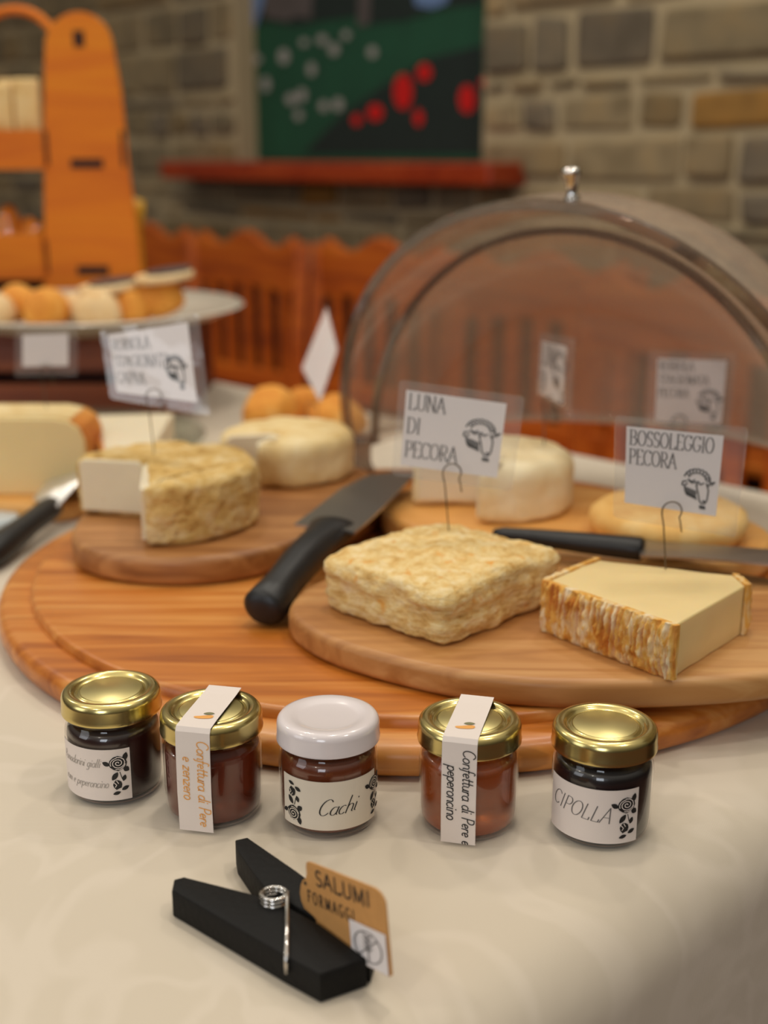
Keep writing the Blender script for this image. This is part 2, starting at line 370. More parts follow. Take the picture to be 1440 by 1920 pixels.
# ------------------------------------------------------------------ lettering (pen strokes)
def arc(cx, cy, rx, ry, a0, a1, n=14):
    return [(cx+rx*math.cos(math.radians(a0+(a1-a0)*i/n)), cy+ry*math.sin(math.radians(a0+(a1-a0)*i/n))) for i in range(n+1)]
def sf(*pts): return [[(x-.09, y), (x+.09, y)] for x, y in pts]
G = {  # glyph: (advance, strokes, serifs)
 'A': (.72, [[(.04, 0), (.34, 1), (.66, 0)], [(.15, .36), (.54, .36)]], sf((.05, 0), (.65, 0))),
 'B': (.66, [[(.13, 0), (.13, 1)], [(.13, 1)]+arc(.34, .76, .2, .24, 90, -90)+[(.13, .52)], [(.34, .52)]+arc(.36, .26, .24, .26, 90, -90)+[(.13, 0)]], sf((.1, 0), (.1, 1))),
 'C': (.68, [arc(.38, .5, .32, .5, 42, 318)], [[(.62, .8), (.62, .97)]]),
 'D': (.74, [[(.13, 0), (.13, 1)], [(.13, 1), (.28, 1)]+arc(.3, .5, .36, .5, 90, -90)+[(.13, 0)]], sf((.1, 0), (.1, 1))),
 'E': (.62, [[(.13, 0), (.13, 1)], [(.13, 1), (.55, 1), (.55, .86)], [(.13, .52), (.44, .52)], [(.13, 0), (.57, 0), (.58, .16)]], sf((.1, 0), (.1, 1))),
 'F': (.58, [[(.13, 0), (.13, 1)], [(.13, 1), (.55, 1), (.55, .86)], [(.13, .52), (.44, .52)]], sf((.12, 0), (.1, 1))),
 'G': (.74, [arc(.38, .5, .32, .5, 45, 330)+[(.64, .42)], [(.44, .42), (.72, .42)]], [[(.62, .8), (.62, .97)]]),
 'I': (.32, [[(.16, 0), (.16, 1)]], sf((.16, 0), (.16, 1))),
 'L': (.6, [[(.13, 1), (.13, 0)], [(.13, 0), (.54, 0), (.55, .18)]], sf((.13, 1), (.1, 0))),
 'M': (.88, [[(.12, 0), (.14, 1), (.44, .1), (.74, 1), (.76, 0)]], sf((.12, 0), (.76, 0), (.1, 1), (.78, 1))),
 'N': (.76, [[(.13, 0), (.13, 1), (.62, 0), (.62, 1)]], sf((.13, 0), (.1, 1), (.62, 1))),
 'O': (.76, [arc(.38, .5, .32, .5, 90, 450, 26)], []),
 'P': (.6, [[(.13, 0), (.13, 1)], [(.13, 1)]+arc(.32, .73, .22, .27, 90, -90)+[(.13, .46)]], sf((.13, 0), (.1, 1))),
 'R': (.68, [[(.13, 0), (.13, 1)], [(.13, 1)]+arc(.32, .74, .22, .26, 90, -90)+[(.13, .48)], [(.3, .48), (.62, 0)]], sf((.13, 0), (.1, 1), (.63, 0))),
 'S': (.56, [arc(.29, .745, .2, .255, 35, 270, 14)+arc(.27, .25, .22, .25, 90, -145, 14)], [[(.46, .82), (.46, .95)]]),
 'T': (.64, [[(.32, 0), (.32, 1)], [(.04, .86), (.05, 1), (.59, 1), (.6, .86)]], sf((.32, 0))),
 'U': (.74, [[(.13, 1), (.13, .3)]+arc(.38, .28, .25, .28, 180, 360)+[(.63, 1)]], sf((.13, 1), (.63, 1))),
 'a': (.5, [arc(.24, .25, .19, .25, 60, 360), [(.42, .5), (.42, .06), (.5, .02)]], []),
 'c': (.42, [arc(.24, .25, .19, .25, 55, 320)], []),
 'd': (.52, [arc(.24, .25, .19, .25, 60, 360), [(.44, 1), (.43, .06), (.52, .02)]], []),
 'e': (.44, [[(.06, .24), (.38, .3)]+arc(.23, .27, .17, .23, 20, 310)], []),
 'f': (.32, [[(.34, .92)]+arc(.24, .86, .1, .14, 40, 180)+[(.12, -.2), (.02, -.28)], [(.02, .48), (.3, .5)]], []),
 'g': (.5, [arc(.24, .25, .19, .25, 60, 360), [(.43, .5), (.42, -.15)]+arc(.26, -.18, .16, .18, 0, -150)], []),
 'h': (.5, [[(.08, 1), (.08, 0)], [(.08, .3)]+arc(.25, .32, .17, .18, 150, 0)+[(.42, .05), (.5, .02)]], []),
 'i': (.24, [[(.1, .5), (.1, .05), (.2, .02)], [(.11, .72), (.12, .78)]], []),
 'l': (.24, [[(.1, 1), (.09, .06), (.2, .02)]], []),
 'm': (.74, [[(.06, .5), (.06, 0)], [(.06, .3)]+arc(.2, .34, .14, .16, 150, 0)+[(.34, 0)], [(.34, .3)]+arc(.48, .34, .14, .16, 150, 0)+[(.62, .05), (.72, .02)]], []),
 'n': (.5, [[(.08, .5), (.08, 0)], [(.08, .3)]+arc(.25, .33, .17, .17, 150, 0)+[(.42, .05), (.5, .02)]], []),
 'o': (.48, [arc(.24, .25, .19, .25, 90, 450, 18)], []),
 'p': (.5, [[(.08, .5), (.06, -.34)], arc(.26, .25, .19, .25, 190, -150, 18)], []),
 'r': (.36, [[(.08, .5), (.08, 0)], [(.08, .3)]+arc(.24, .3, .15, .2, 150, 50)], []),
 't': (.32, [[(.14, .85), (.13, .1), (.2, .01), (.3, .06)], [(.02, .52), (.3, .54)]], []),
 'u': (.5, [[(.08, .5), (.08, .2)]+arc(.24, .19, .16, .18, 180, 340)+[(.42, .5), (.42, .05), (.5, .02)]], []),
 'v': (.44, [[(.05, .5), (.2, 0), (.38, .5)]], []),
 'z': (.44, [[(.05, .48), (.38, .48), (.05, .02), (.4, .03)]], []),
 ' ': (.34, [], []),
}
def strokes_of(text, x, y, h, sx=1.0, shear=0, serif=True, jit=0, gap=0):
    out = []; rj = random.Random(len(text)*31)
    for ch in text:
        adv, st, se = G[ch]; dy = rj.uniform(-jit, jit)
        for s in st + (se if serif else []):
            out.append([(x+(px*sx+shear*(py))*h, y+(py+dy)*h) for px, py in s])
        x += (adv*sx+gap)*h
    return out
def ribbons(strokes, wa, wb, fmap, off=.0002):
    """pen of half widths wa (across x) and wb (across y); fmap(u,v,off)->3D"""
    v, f = [], []; split = []
    for s in strokes:                                   # lift the pen at sharp corners
        cur = [s[0]]
        for i in range(1, len(s)):
            cur.append(s[i])
            if i < len(s)-1:
                a1 = math.atan2(s[i][1]-s[i-1][1], s[i][0]-s[i-1][0]); a2 = math.atan2(s[i+1][1]-s[i][1], s[i+1][0]-s[i][0])
                if abs((a2-a1+PI) % (2*PI)-PI) > .8: split.append(cur); cur = [s[i]]
        split.append(cur)
    for s in split:
        if len(s) < 2: continue
        b = len(v)
        for i, p in enumerate(s):
            a = s[max(i-1, 0)]; c = s[min(i+1, len(s)-1)]
            dx, dy = c[0]-a[0], c[1]-a[1]; l = math.hypot(dx, dy) or 1e-9
            nx, ny = -dy/l, dx/l; k = math.hypot(wa*nx, wb*ny)
            ex = 0
            if i == 0: ex = -min(wa, wb)*.5
            if i == len(s)-1: ex = min(wa, wb)*.5
            q = (p[0]+dx/l*ex, p[1]+dy/l*ex)
            v.append(fmap(q[0]+nx*k, q[1]+ny*k, off)); v.append(fmap(q[0]-nx*k, q[1]-ny*k, off))
        for i in range(len(s)-1): f.append((b+2*i, b+2*i+1, b+2*i+3, b+2*i+2))
    return v, f
def fill(poly, fmap, off=.0002):
    c = (sum(p[0] for p in poly)/len(poly), sum(p[1] for p in poly)/len(poly)); n = len(poly)
    v = [fmap(c[0], c[1], off)]+[fmap(p[0], p[1], off) for p in poly]
    return v, [(0, 1+i, 1+(i+1) % n) for i in range(n)]
def leaf(x, y, l, wd, ang):
    o = []; a = math.radians(ang)
    for i in range(9): t = i/8; o.append((t*l, wd*math.sin(PI*t)**.8))
    for i in range(7, 0, -1): t = i/8; o.append((t*l, -wd*math.sin(PI*t)**.8))
    return [(x+p*math.cos(a)-q*math.sin(a), y+p*math.sin(a)+q*math.cos(a)) for p, q in o]
def rose(fmap, x, y, s, flip=1):
    """black stencil rose sprig, s = height"""
    black, pale = [], []
    Y = lambda v: y+s*(v if flip > 0 else 1-v)
    def fl(p): return [(x+s*(a-.0), Y(b)) for a, b in p]
    black.append(fill(fl([(.25+.19*math.cos(t/12*2*PI), .76+.165*math.sin(t/12*2*PI)*(1+.08*math.sin(t*2.3))) for t in range(12)]), fmap))
    for l in (leaf(.08, .72, .17, .05, 150), leaf(.38, .8, .2, .055, 75), leaf(.36, .66, .15, .06, -40), leaf(.24, .56, .22, .055, 235),
              leaf(.34, .34, .15, .045, 70), leaf(.3, .14, .17, .045, 25), leaf(.28, .1, .17, .04, 195)):
        black.append(fill(fl(l), fmap))
    black.append(fill(fl([(.22+.095*math.cos(t/10*2*PI), .27+.11*math.sin(t/10*2*PI)*(1+.15*math.sin(t*3))) for t in range(10)]), fmap))
    black.append(ribbons([fl([(.28, .56), (.32, .4)])], .008*s, .008*s, fmap))
    sp = [(.25+(.015+.0055*i)*math.cos(i*.55), .77+(.013+.0048*i)*math.sin(i*.55)) for i in range(27)]
    pale.append(ribbons([fl(sp)], .009*s, .009*s, fmap, .0004))
    pale.append(ribbons([fl(arc(.25, .76, .155, .13, 100, 200, 8)), fl(arc(.25, .76, .15, .135, 250, 350, 8)), fl([(.14, .34), (.2, .27), (.17, .22)]), fl([(.2, .37), (.24, .3)])], .008*s, .008*s, fmap, .0004))
    return join(black), join(pale)
def sheep(x, y, s):
    """pen lines of a ram's head, s = height"""
    st = []
    def a(p): st.append([(x+s*q[0], y+s*q[1]) for q in p])
    for i in range(9):
        t = math.radians(165-i*19); a(arc(.48+.34*math.cos(t), .68+.24*math.sin(t), .075, .065, 190-i*19, -20-i*19, 6))
    a([(.86, .74), (.9, .62), (.84, .52), (.78, .56)]); a([(.9, .62), (1.04, .66), (.93, .56)])
    a([(.78, .6), (.86, .4), (.84, .12), (.78, .02), (.68, 0), (.6, .08), (.54, .3), (.46, .52)])
    a([(.44, .58), (.52, .62), (.6, .54), (.7, .6)]); a([(.7, .08), (.76, .1), (.74, .05)]); a([(.5, .56), (.48, .48)])
    a([(.16, .6), (.04, .58), (.02, .48), (.1, .46), (.18, .54)]); a([(.2, .66), (.3, .6), (.42, .66)]); a([(.2, .64), (.32, .56), (.44, .6)])
    for i in range(7): a([(.1+.06*i, .44-.015*i), (.13+.055*i, .3-.02*i), (.2+.05*i, .2-.015*i)])
    for i in range(4): a([(.62+.05*i, -.06), (.65+.05*i, -.14)])
    return st

# ================================================================== SETTING
D1 = Vector((-.7071, .7071, 0)); D2 = Vector((.7071, .7071, 0))       # along the table (away) / across
def AB(a, b, z=0): return D1*a + D2*b + Vector((0, 0, z))
WB = 3.35/math.sqrt(2)                                                # wall plane distance along D2
v, f = box(-7, 6, -5, 8, -.05, 0); o = link('floor', v, f, M['floor'], smooth=False); o['kind'] = 'structure'

def on_plane(px, py, b):
    """point of the camera ray on the vertical plane at distance b along D2 -> (a, height)"""
    r = Vector(ray(px, py)); t = b/r.dot(D2); p = r*t; return p.dot(D1), p.z+CH
# niche opening in wall coordinates
nl, _ = on_plane(444, 150, WB); nr, _ = on_plane(908, 150, WB); ledge_top = .268
wall_v, wall_f, wall_col = [], [], []
rs = random.Random(11)
def stone(a0, a1, z0, z1, depth, col):
    """rounded block face with cut corners"""
    g = .010; a0 += g; a1 -= g; z0 += g; z1 -= g
    if a1-a0 < .03 or z1-z0 < .02: return
    j = lambda s: rs.uniform(-s, s)
    base = [(a0+j(.006), z0+j(.006)), (a1+j(.006), z0+j(.006)), (a1+j(.006), z1+j(.008)), (a0+j(.006), z1+j(.008))]
    out = smooth_poly(resample(base, .03), 2); n = len(out)
    if area2(out) < 0: out = out[::-1]
    rings = [(0, 0), (.002, -depth*.7), (.010, -depth)]
    b0 = len(wall_v)
    for d, h in rings:
        p = inset(out, d) if d else out
        for q in p: wall_v.append(AB(q[0], WB+h, q[1]+T))
    for r_ in range(2):
        for i in range(n):
            k = (i+1) % n; wall_f.append((b0+r_*n+i, b0+r_*n+k, b0+(r_+1)*n+k, b0+(r_+1)*n+i)); wall_col.append(col)
    wall_f.append(tuple(b0+2*n+i for i in range(n))); wall_col.append(col)
tones = [srgb(140, 124, 94), srgb(130, 116, 90), srgb(150, 132, 100), srgb(120, 108, 88), srgb(142, 128, 102), srgb(136, 116, 82), srgb(116, 104, 86), srgb(154, 134, 100)]
oc1 = on_plane(590, 395, WB); oc2 = on_plane(1400, 190, WB); oc3 = on_plane(275, 112, WB)
z = -.75; row = 0
cuts = [.143, .222, .33, .46, .59]
while z < 1.9:
    h = rs.uniform(.085, .135)
    for c_ in cuts:
        if z < c_ - .03 < z+h: h = c_-z
    if z+h > ledge_top-.04 and z < ledge_top-.04-.001 and False: pass
    a = -1.6+rs.uniform(0, .2)
    while a < 5.5:
        wd = rs.choice([.11, .15, .2, .26, .3, .34, .2])*rs.uniform(.85, 1.15)
        seg = [(a, a+wd)]
        if z+h > ledge_top-.02 and z < 1.6:                                 # leave the niche open
            seg = []
            if a < nr-.01: seg.append((a, min(a+wd, nr-.0)))
            if a+wd > nl+.01: seg.append((max(a, nl), a+wd))
        for s0, s1 in seg:
            if s1-s0 < .05: continue
            if h > .115 and rs.random() < .18 and wd < .22: zz = [(z, z+h*.5), (z+h*.5, z+h)]
            else: zz = [(z, z+h)]
            for q0, q1 in zz:
                col = list(rs.choice(tones)); k = rs.uniform(.82, 1.12); col = [c_*k for c_ in col]
                for (oa, oz) in (oc1, oc2):
                    if s0-.01 < oa < s1+.01 and q0-.01 < oz < q1+.01: col = list(srgb(152, 112, 54))
                if rs.random() < .0: col = list(srgb(156, 120, 70))
                stone(s0, s1, q0, q1, rs.uniform(.008, .022), col)
        a += wd
    z += h
me = bpy.data.meshes.new('wall_back'); me.from_pydata([tuple(p) for p in wall_v], [], wall_f); me.materials.append(M['stone'])
att = me.color_attributes.new('stone', 'FLOAT_COLOR', 'CORNER')
k = 0
for p, c_ in zip(me.polygons, wall_col):
    for li in p.loop_indices: att.data[li].color = (c_[0], c_[1], c_[2], 1)
bm = bmesh.new(); bm.from_mesh(me); bmesh.ops.recalc_face_normals(bm, faces=bm.faces); bm.to_mesh(me); bm.free()
wall = bpy.data.objects.new('wall_back', me); C.objects.link(wall); wall['kind'] = 'structure'
# mortar bed with the niche left open (four slabs and the niche's back)
def abbox(a0, a1, b0, b1, z0, z1):
    v = [AB(a, b, z+T) for a in (a0, a1) for b in (b0, b1) for z in (z0, z1)]
    return v, box(0, 1, 0, 1, 0, 1)[1]
NZ0, NZ1 = ledge_top-.03, 1.6
v, f = join([abbox(-1.6, nr, WB, WB+.3, -.75, 2.0), abbox(nl, 5.6, WB, WB+.3, -.75, 2.0), abbox(nr, nl, WB, WB+.3, -.75, NZ0), abbox(nr, nl, WB, WB+.3, NZ1, 2.0), abbox(nr, nl, WB+.12, WB+.3, NZ0, NZ1)])
mo = link('mortar', v, f, M['mortar'], wall, smooth=False)

v, f = abbox(-1.6, 5.6, WB-.045, WB-.022, -.75, -.02); wn = link('shade_panel_1', v, f, M['gap_shade'], smooth=False); wn['kind'] = 'structure'  # added dark panel, stands in for wall shade seen between the chair slats
# wooden ledge
la0, _ = on_plane(925, 300, WB-.12); la1, _ = on_plane(304, 300, WB-.12)
v, f = abbox(la0, la1, WB-.13, WB+.10, ledge_top-.052, ledge_top)
led = bevel(link('wall_shelf', v, f, M['ledge'], smooth=False), .006)
tag(led, 'glossy reddish-brown wooden shelf board on the stone wall under the painting', 'shelf')

# painting standing in the niche
PB = WB+.07
pa0, pz0 = on_plane(905, 288, PB); pa1, _ = on_plane(462, 288, PB); pz0 = ledge_top+.002; pz1 = pz0+.85
pt = thing('painting', 'dark green garden painting with white flowers and red tulips', 'painting', AB((pa0+pa1)/2, PB, pz0))
pt.rotation_euler = (0, 0, math.radians(-45)); pw = (pa1-pa0)/2
# local frame of the painting: x to the right on screen (=-a), y away
v, f = box(-pw-.01, pw+.01, 0, .025, 0, pz1-pz0)
cparts = [(v, f)]; cmats = [plain('deep_green_paint', srgb(20, 74, 50), .7, var=.35, vscale=9)]; cfm = [0]*len(f)
def pm(px, py):
    a, z_ = on_plane(px, py, PB); return (-(a-(pa0+pa1)/2), z_-pz0)
def pmap(u, v_, off): return (u, -off-.0008, v_)
def patch(name, polys, mat, off=.001):
    v, f = join([fill([pm(*q) for q in p], pmap, off) for p in polys]); cparts.append((v, f)); cmats.append(mat); cfm.extend([len(cmats)-1]*len(f))
patch('dark_foliage', [[(570, 288), (640, 215), (720, 160), (800, 110), (906, 85), (904, 288)], [(455, 60), (500, 40), (560, 50), (600, 40), (680, 30), (700, -60), (455, -60)], [(690, 45), (760, 38), (840, 14), (905, 8), (905, -60), (690, -60)]], plain('near_black_green', srgb(20, 36, 32), .7, var=.3, vscale=30))
patch('blue_sky', [[(445, 70), (480, 50), (496, 0), (496, -60), (440, -60)], [(780, 10), (812, 16), (840, 4), (850, -60), (770, -60)]], plain('sky_blue_paint', srgb(104, 132, 176), .7), .0016)
patch('tree_trunks', [[(497, 32), (540, 40), (552, 34), (556, -60), (494, -60)], [(552, 30), (585, 36), (592, -60), (552, -60)], [(672, 50), (694, 46), (700, -60), (676, -60)]], plain('grey_brown_paint', srgb(86, 78, 76), .7, var=.3, vscale=20), .0024)
wf = [(478, 111, 18, 12), (534, 106, 13, 18), (606, 75, 12, 12), (628, 93, 12, 15), (586, 130, 10, 16), (500, 158, 11, 18), (548, 186, 13, 14), (568, 178, 11, 16), (562, 216, 10, 12), (609, 199, 11, 13), (636, 196, 12, 16), (700, 98, 11, 14), (651, 66, 10, 10), (572, 80, 10, 9)]
patch('white_flowers', [[(x+rx*.8*math.cos(t*PI/5), y+ry*.8*math.sin(t*PI/5)) for t in range(10)] for x, y, rx, ry in wf], plain('dull_white_paint', srgb(158, 156, 150), .7, var=.2, vscale=60), .0032)
rf = [(758, 172, 18, 34), (798, 136, 14, 17), (706, 211, 15, 16), (671, 225, 9, 11), (787, 221, 9, 16), (878, 186, 16, 27), (908, 155, 6, 9)]
patch('red_tulips', [[(x+rx*math.cos(t*PI/6), y+ry*math.sin(t*PI/6)) for t in range(12)] for x, y, rx, ry in rf], plain('bright_red_paint', srgb(206, 8, 6), .6), .004)

v, f = join(cparts); link('canvas', v, f, None, pt, smooth=False, mats=cmats, fm=cfm)

# ================================================================== CHAIRS behind the table
def make_chair():
    t = thing('dining_chair', 'x', 'chair'); t.location = (0, 0, 0)
    W2 = .225; H = .86
    for s in (-1, 1):
        p = [(s*.20, .02, 0), (s*.205, .0, .43), (s*.21, .0, .62), (s*.212, .02, H-.02)]
        v, f = tube(p, .02, 4, rr=[(.022, .022)]*4); link('back_post', v, f, M['chair'], t, smooth=False)
        v, f = box(s*.2-.02, s*.2+.02, -.42, -.38, 0, .43); bevel(link('front_leg', v, f, M['chair'], t, smooth=False), .004)
    # crest rail: wavy top
    top = [(-.2, H-.045)]+[(x/20*.2, H-.035+.036*math.cos(x/20*PI*.95)**2*(1 if abs(x) < 20 else 0)) for x in range(-18, 19, 2)]+[(.2, H-.045)]
    poly = top+[(.2, H-.14), (0, H-.125), (-.2, H-.14)]
    n = len(poly); v = [(x, y, z) for y in (.006, .034) for x, z in poly]
    f = [tuple(range(n)), tuple(range(n, 2*n))]+[(i, (i+1) % n, n+(i+1) % n, n+i) for i in range(n)]
    bevel(link('crest_rail', v, f, M['chair'], t, smooth=False), .005)
    for i in range(5):
        x = (i-2)*.072; v, f = box(x-.017, x+.017, .008, .026, .50, H-.12); bevel(link('slat', v, f, M['chair'], t, smooth=False), .003)
    v, f = box(-.2, .2, .004, .03, .48, .53); bevel(link('lower_rail', v, f, M['chair'], t, smooth=False), .004)
    v, f = slab([(-.21, -.42), (.21, -.42), (.2, .0), (-.2, .0)], .43, .455, .006); link('seat', v, f, M['chair'], t, auto=40)
    return t
def copy_tree(o, parent=None):
    c = o.copy(); C.objects.link(c); c.parent = parent
    for ch in [k for k in bpy.data.objects if k.parent == o]: copy_tree(ch, c)
    return c
chair0 = make_chair()
spots = [(268, 3.42, -47, 'reddish slatted chair half hidden behind the plywood stand'),
         (452, 3.05, -47, 'reddish slatted chair directly left of the pair of touching posts'),
         (704, 2.76, -47, 'reddish slatted chair partly covered by the dome left edge'),
         (1012, 2.38, -46, 'reddish slatted chair seen through the middle of the dome'),
         (1318, 1.93, -44, 'reddish slatted chair seen through the right side of the dome'),
         (1560, 2.7, -45, 'reddish slatted chair with its top showing past the dome at the right edge')]
for i, (px, Y, rz, lab) in enumerate(spots):
    o = chair0 if i == 0 else copy_tree(chair0)
    x = V(px, 450, Y).x; o.location = (x, Y, 0); o.rotation_euler = (0, 0, math.radians(rz+180 if False else rz))
    o['label'] = lab; o['group'] = 'slat-back chairs along the wall'

# ================================================================== TABLE and CLOTH
A0, A1, B0, B1 = .222, 2.6, .09, 1.012
tb = thing('dining_table', 'long table hidden under the cream tablecloth', 'table', AB((A0+A1)/2, (B0+B1)/2, -T), math.radians(135))
hl, hw = (A1-A0)/2, (B1-B0)/2
v, f = box(-hl+.04, hl-.04, -hw+.04, hw-.04, T-.035, T-.003); link('tabletop', v, f, M['crate'], tb, smooth=False)
for sx in (-1, 1):
    for sy in (-1, 1):
        v, f = box(sx*(hl-.12)-.03, sx*(hl-.12)+.03, sy*(hw-.12)-.03, sy*(hw-.12)+.03, 0, T-.035); link('leg', v, f, M['crate'], tb, smooth=False)
def cloth():
    R = .036; drop = .42; cr = .04
    per = []  # perimeter (ccw) with rounded corners in local coords
    for cx, cy, a0 in ((hl-cr, hw-cr, 0), (-hl+cr, hw-cr, 90), (-hl+cr, -hw+cr, 180), (hl-cr, -hw+cr, 270)):
        for i in range(9): a = math.radians(a0+90*i/8); per.append((cx+cr*math.cos(a), cy+cr*math.sin(a)))
    per = resample(per, .03); n = len(per); v, f = [], []
    prof = [(R, 0)]+[(R*(1-math.sin(PI/2*k/6)), -R*(1-math.cos(PI/2*k/6))) for k in range(1, 7)]
    rings = [(inset(per, d) if d > 1e-6 else per, z, 0) for d, z in prof]
    for k in range(1, 9): rings.append((per, -R-(drop-R)*k/8, k/8))
    for ri, (p, z, w_) in enumerate(rings):
        for i, q in enumerate(p):
            nx, ny = inset(per, -1)[i] if False else (0, 0)
            x, y = q
            if w_:
                wob = .012*w_*math.sin(i*.55+1.3*math.sin(i*.11))+.010*w_
                l = math.hypot(x, y); e = (1 if abs(abs(x)-hl) < .05 else 0, 1 if abs(abs(y)-hw) < .05 else 0)
                x += math.copysign(wob*e[0], x); y += math.copysign(wob*e[1], y)
            v.append((x, y, z))
    for r_ in range(len(rings)-1):
        for i in range(n):
            k = (i+1) % n; f.append((r_*n+i, r_*n+k, (r_+1)*n+k, (r_+1)*n+i))
    f.append(tuple(range(n)))
    return v, f
v, f = cloth(); tc_ = link('tablecloth', v, f, M['cloth']); tc_.location = AB((A0+A1)/2, (B0+B1)/2, T); tc_.rotation_euler = (0, 0, math.radians(135))
tag(tc_, 'cream damask tablecloth draped over the long table', 'tablecloth')

# ================================================================== BOARDS
RB = (.0195, .798); RR = .270
t = thing('serving_board', 'very large round golden wooden board with a stepped rim, under the other boards', 'board', (RB[0], RB[1], 0))
v, f = lathe([(0, 0.0003), (RR-.006, .0003), (RR-.002, .003), (RR, .007), (RR, .012), (RR-.002, .016), (RR-.006, .018), (RR-.0215, .018)], 160); link('base_disc', v, f, M['board_round'], t, auto=50)
r2 = RR-.021
v, f = lathe([(r2, .0178), (r2-.0005, .0225), (r2-.002, .0238), (r2-.004, .024), (0, .024)], 160); link('raised_disc', v, f, M['board_round'], t, auto=50)

def board(name, label, out, z0, z1, mat, r=.006, c=None):
    c = c or (sum(p[0] for p in out)/len(out), sum(p[1] for p in out)/len(out))
    v, f = slab([(p[0]-c[0], p[1]-c[1]) for p in out], 0, z1-z0, r, 5)
    o = link(name, v, f, mat, auto=50); lift(o, (c[0], c[1], z0)); return tag(o, label, 'board')
ZF = .040
bo = [tuple(U(*p, ZF)[:2]) for p in [(536, 1150), (548, 1115), (600, 1083), (690, 1066), (860, 1052), (1100, 1048), (1400, 1068), (1600, 1120), (1660, 1180), (1560, 1240), (1440, 1264), (1270, 1276), (1100, 1279), (950, 1272), (833, 1256), (700, 1225), (600, 1193)]]
board('cutting_board', 'pale brown oval board at front right carrying the square cheese and ridged wedge', smooth_poly(bo, 3), .0243, ZF, M['board_front'], .0045)
lb = [tuple(U(*p, .043)[:2]) for p in [(128, 1000), (150, 960), (215, 915), (330, 880), (480, 862), (620, 862), (700, 880), (732, 915), (712, 950), (640, 985), (560, 1012), (450, 1040), (330, 1050), (215, 1042), (150, 1025)]]
board('cutting_board', 'darker brown oval board at left under the cut goat cheese wheels', smooth_poly(lb, 2), .0243, .043, M['board_left'], .005)
rb = ellipse(.128, .827, .138, .084, math.radians(-27), 72, 2.2)
board('cutting_board', 'light honey oval board at the mouth of the clear dome', rb, .0243, .044, M['board_light'], .006)
eb = [tuple(U(*p, .016)[:2]) for p in [(-90, 935), (80, 950), (170, 935), (205, 908), (195, 892), (130, 880), (-60, 874), (-120, 895)]]
board('cutting_board', 'light wooden board at the left edge under the pale orange-rinded cheese', smooth_poly(eb, 2), 0, .016, M['board_light'], .004)

# ================================================================== FRONT CHEESES
cx, cy = .0335, .664
def sq_out():
    hx, hy = .053, .0465; return [(hx, hy), (-hx, hy), (-hx, -hy), (hx, -hy)]
o_ = smooth_poly(resample(sq_out(), .02), 2)
v, f = slab(o_, 0, .031, .006, 4, rb=.005)
sq = link('square_cheese', v, f, M['square_rind'])
def sqd(co, n):
    k = 1.0
    lay = .0022*(noise.noise(Vector((co.x*25, co.y*25, co.z*300)))) if abs(n.z) < .7 else 0
    return .0022*noise.noise(co*45)+.0014*noise.noise(co*120)+.0008*noise.noise(co*300)+lay
subdiv_disp(sq, 6, sqd, .0028)
for vv in sq.data.vertices:
    if vv.co.z > .02: vv.co.z += .004*max(0, 1-(vv.co.x**2+vv.co.y**2)/.0035)-.0015*max(0, abs(vv.co.x)/.053)
    if vv.co.z < 0.0006: vv.co.z = .0006
sq.location = Vector((cx, cy, ZF))+UP; sq.rotation_euler = (0, 0, math.radians(46))
tag(sq, 'whole square cheese with a wrinkled yellow rind on the front board', 'cheese')

# ridged wedge
wt = thing('cheese_wedge', 'cut cheese piece with ridged orange rind and yellow cut face at front right', 'cheese', (.138, .61, ZF))
Wp = [tuple((U(px, py, .067)-Vector((.138, .61, 0)))[:2]) for px, py in [(1018, 1092), (1270, 1180), (1405, 1102), (1380, 1080), (1120, 1050)]]
Wp = [Wp[0], Wp[1], Wp[2], Wp[3], Wp[4]]
inn = inset(Wp if area2(Wp) > 0 else Wp[::-1], .0022)
if area2(Wp) < 0: Wp = Wp[::-1]
HW = .028
v, f = slab(resample(inn, .006), 0, HW, .0012, 3)
pa = link('paste', v, f, M['wedge_paste'], wt, auto=60)
subdiv_disp(pa, 2, lambda co, n: .0005*noise.noise(co*60), .006)
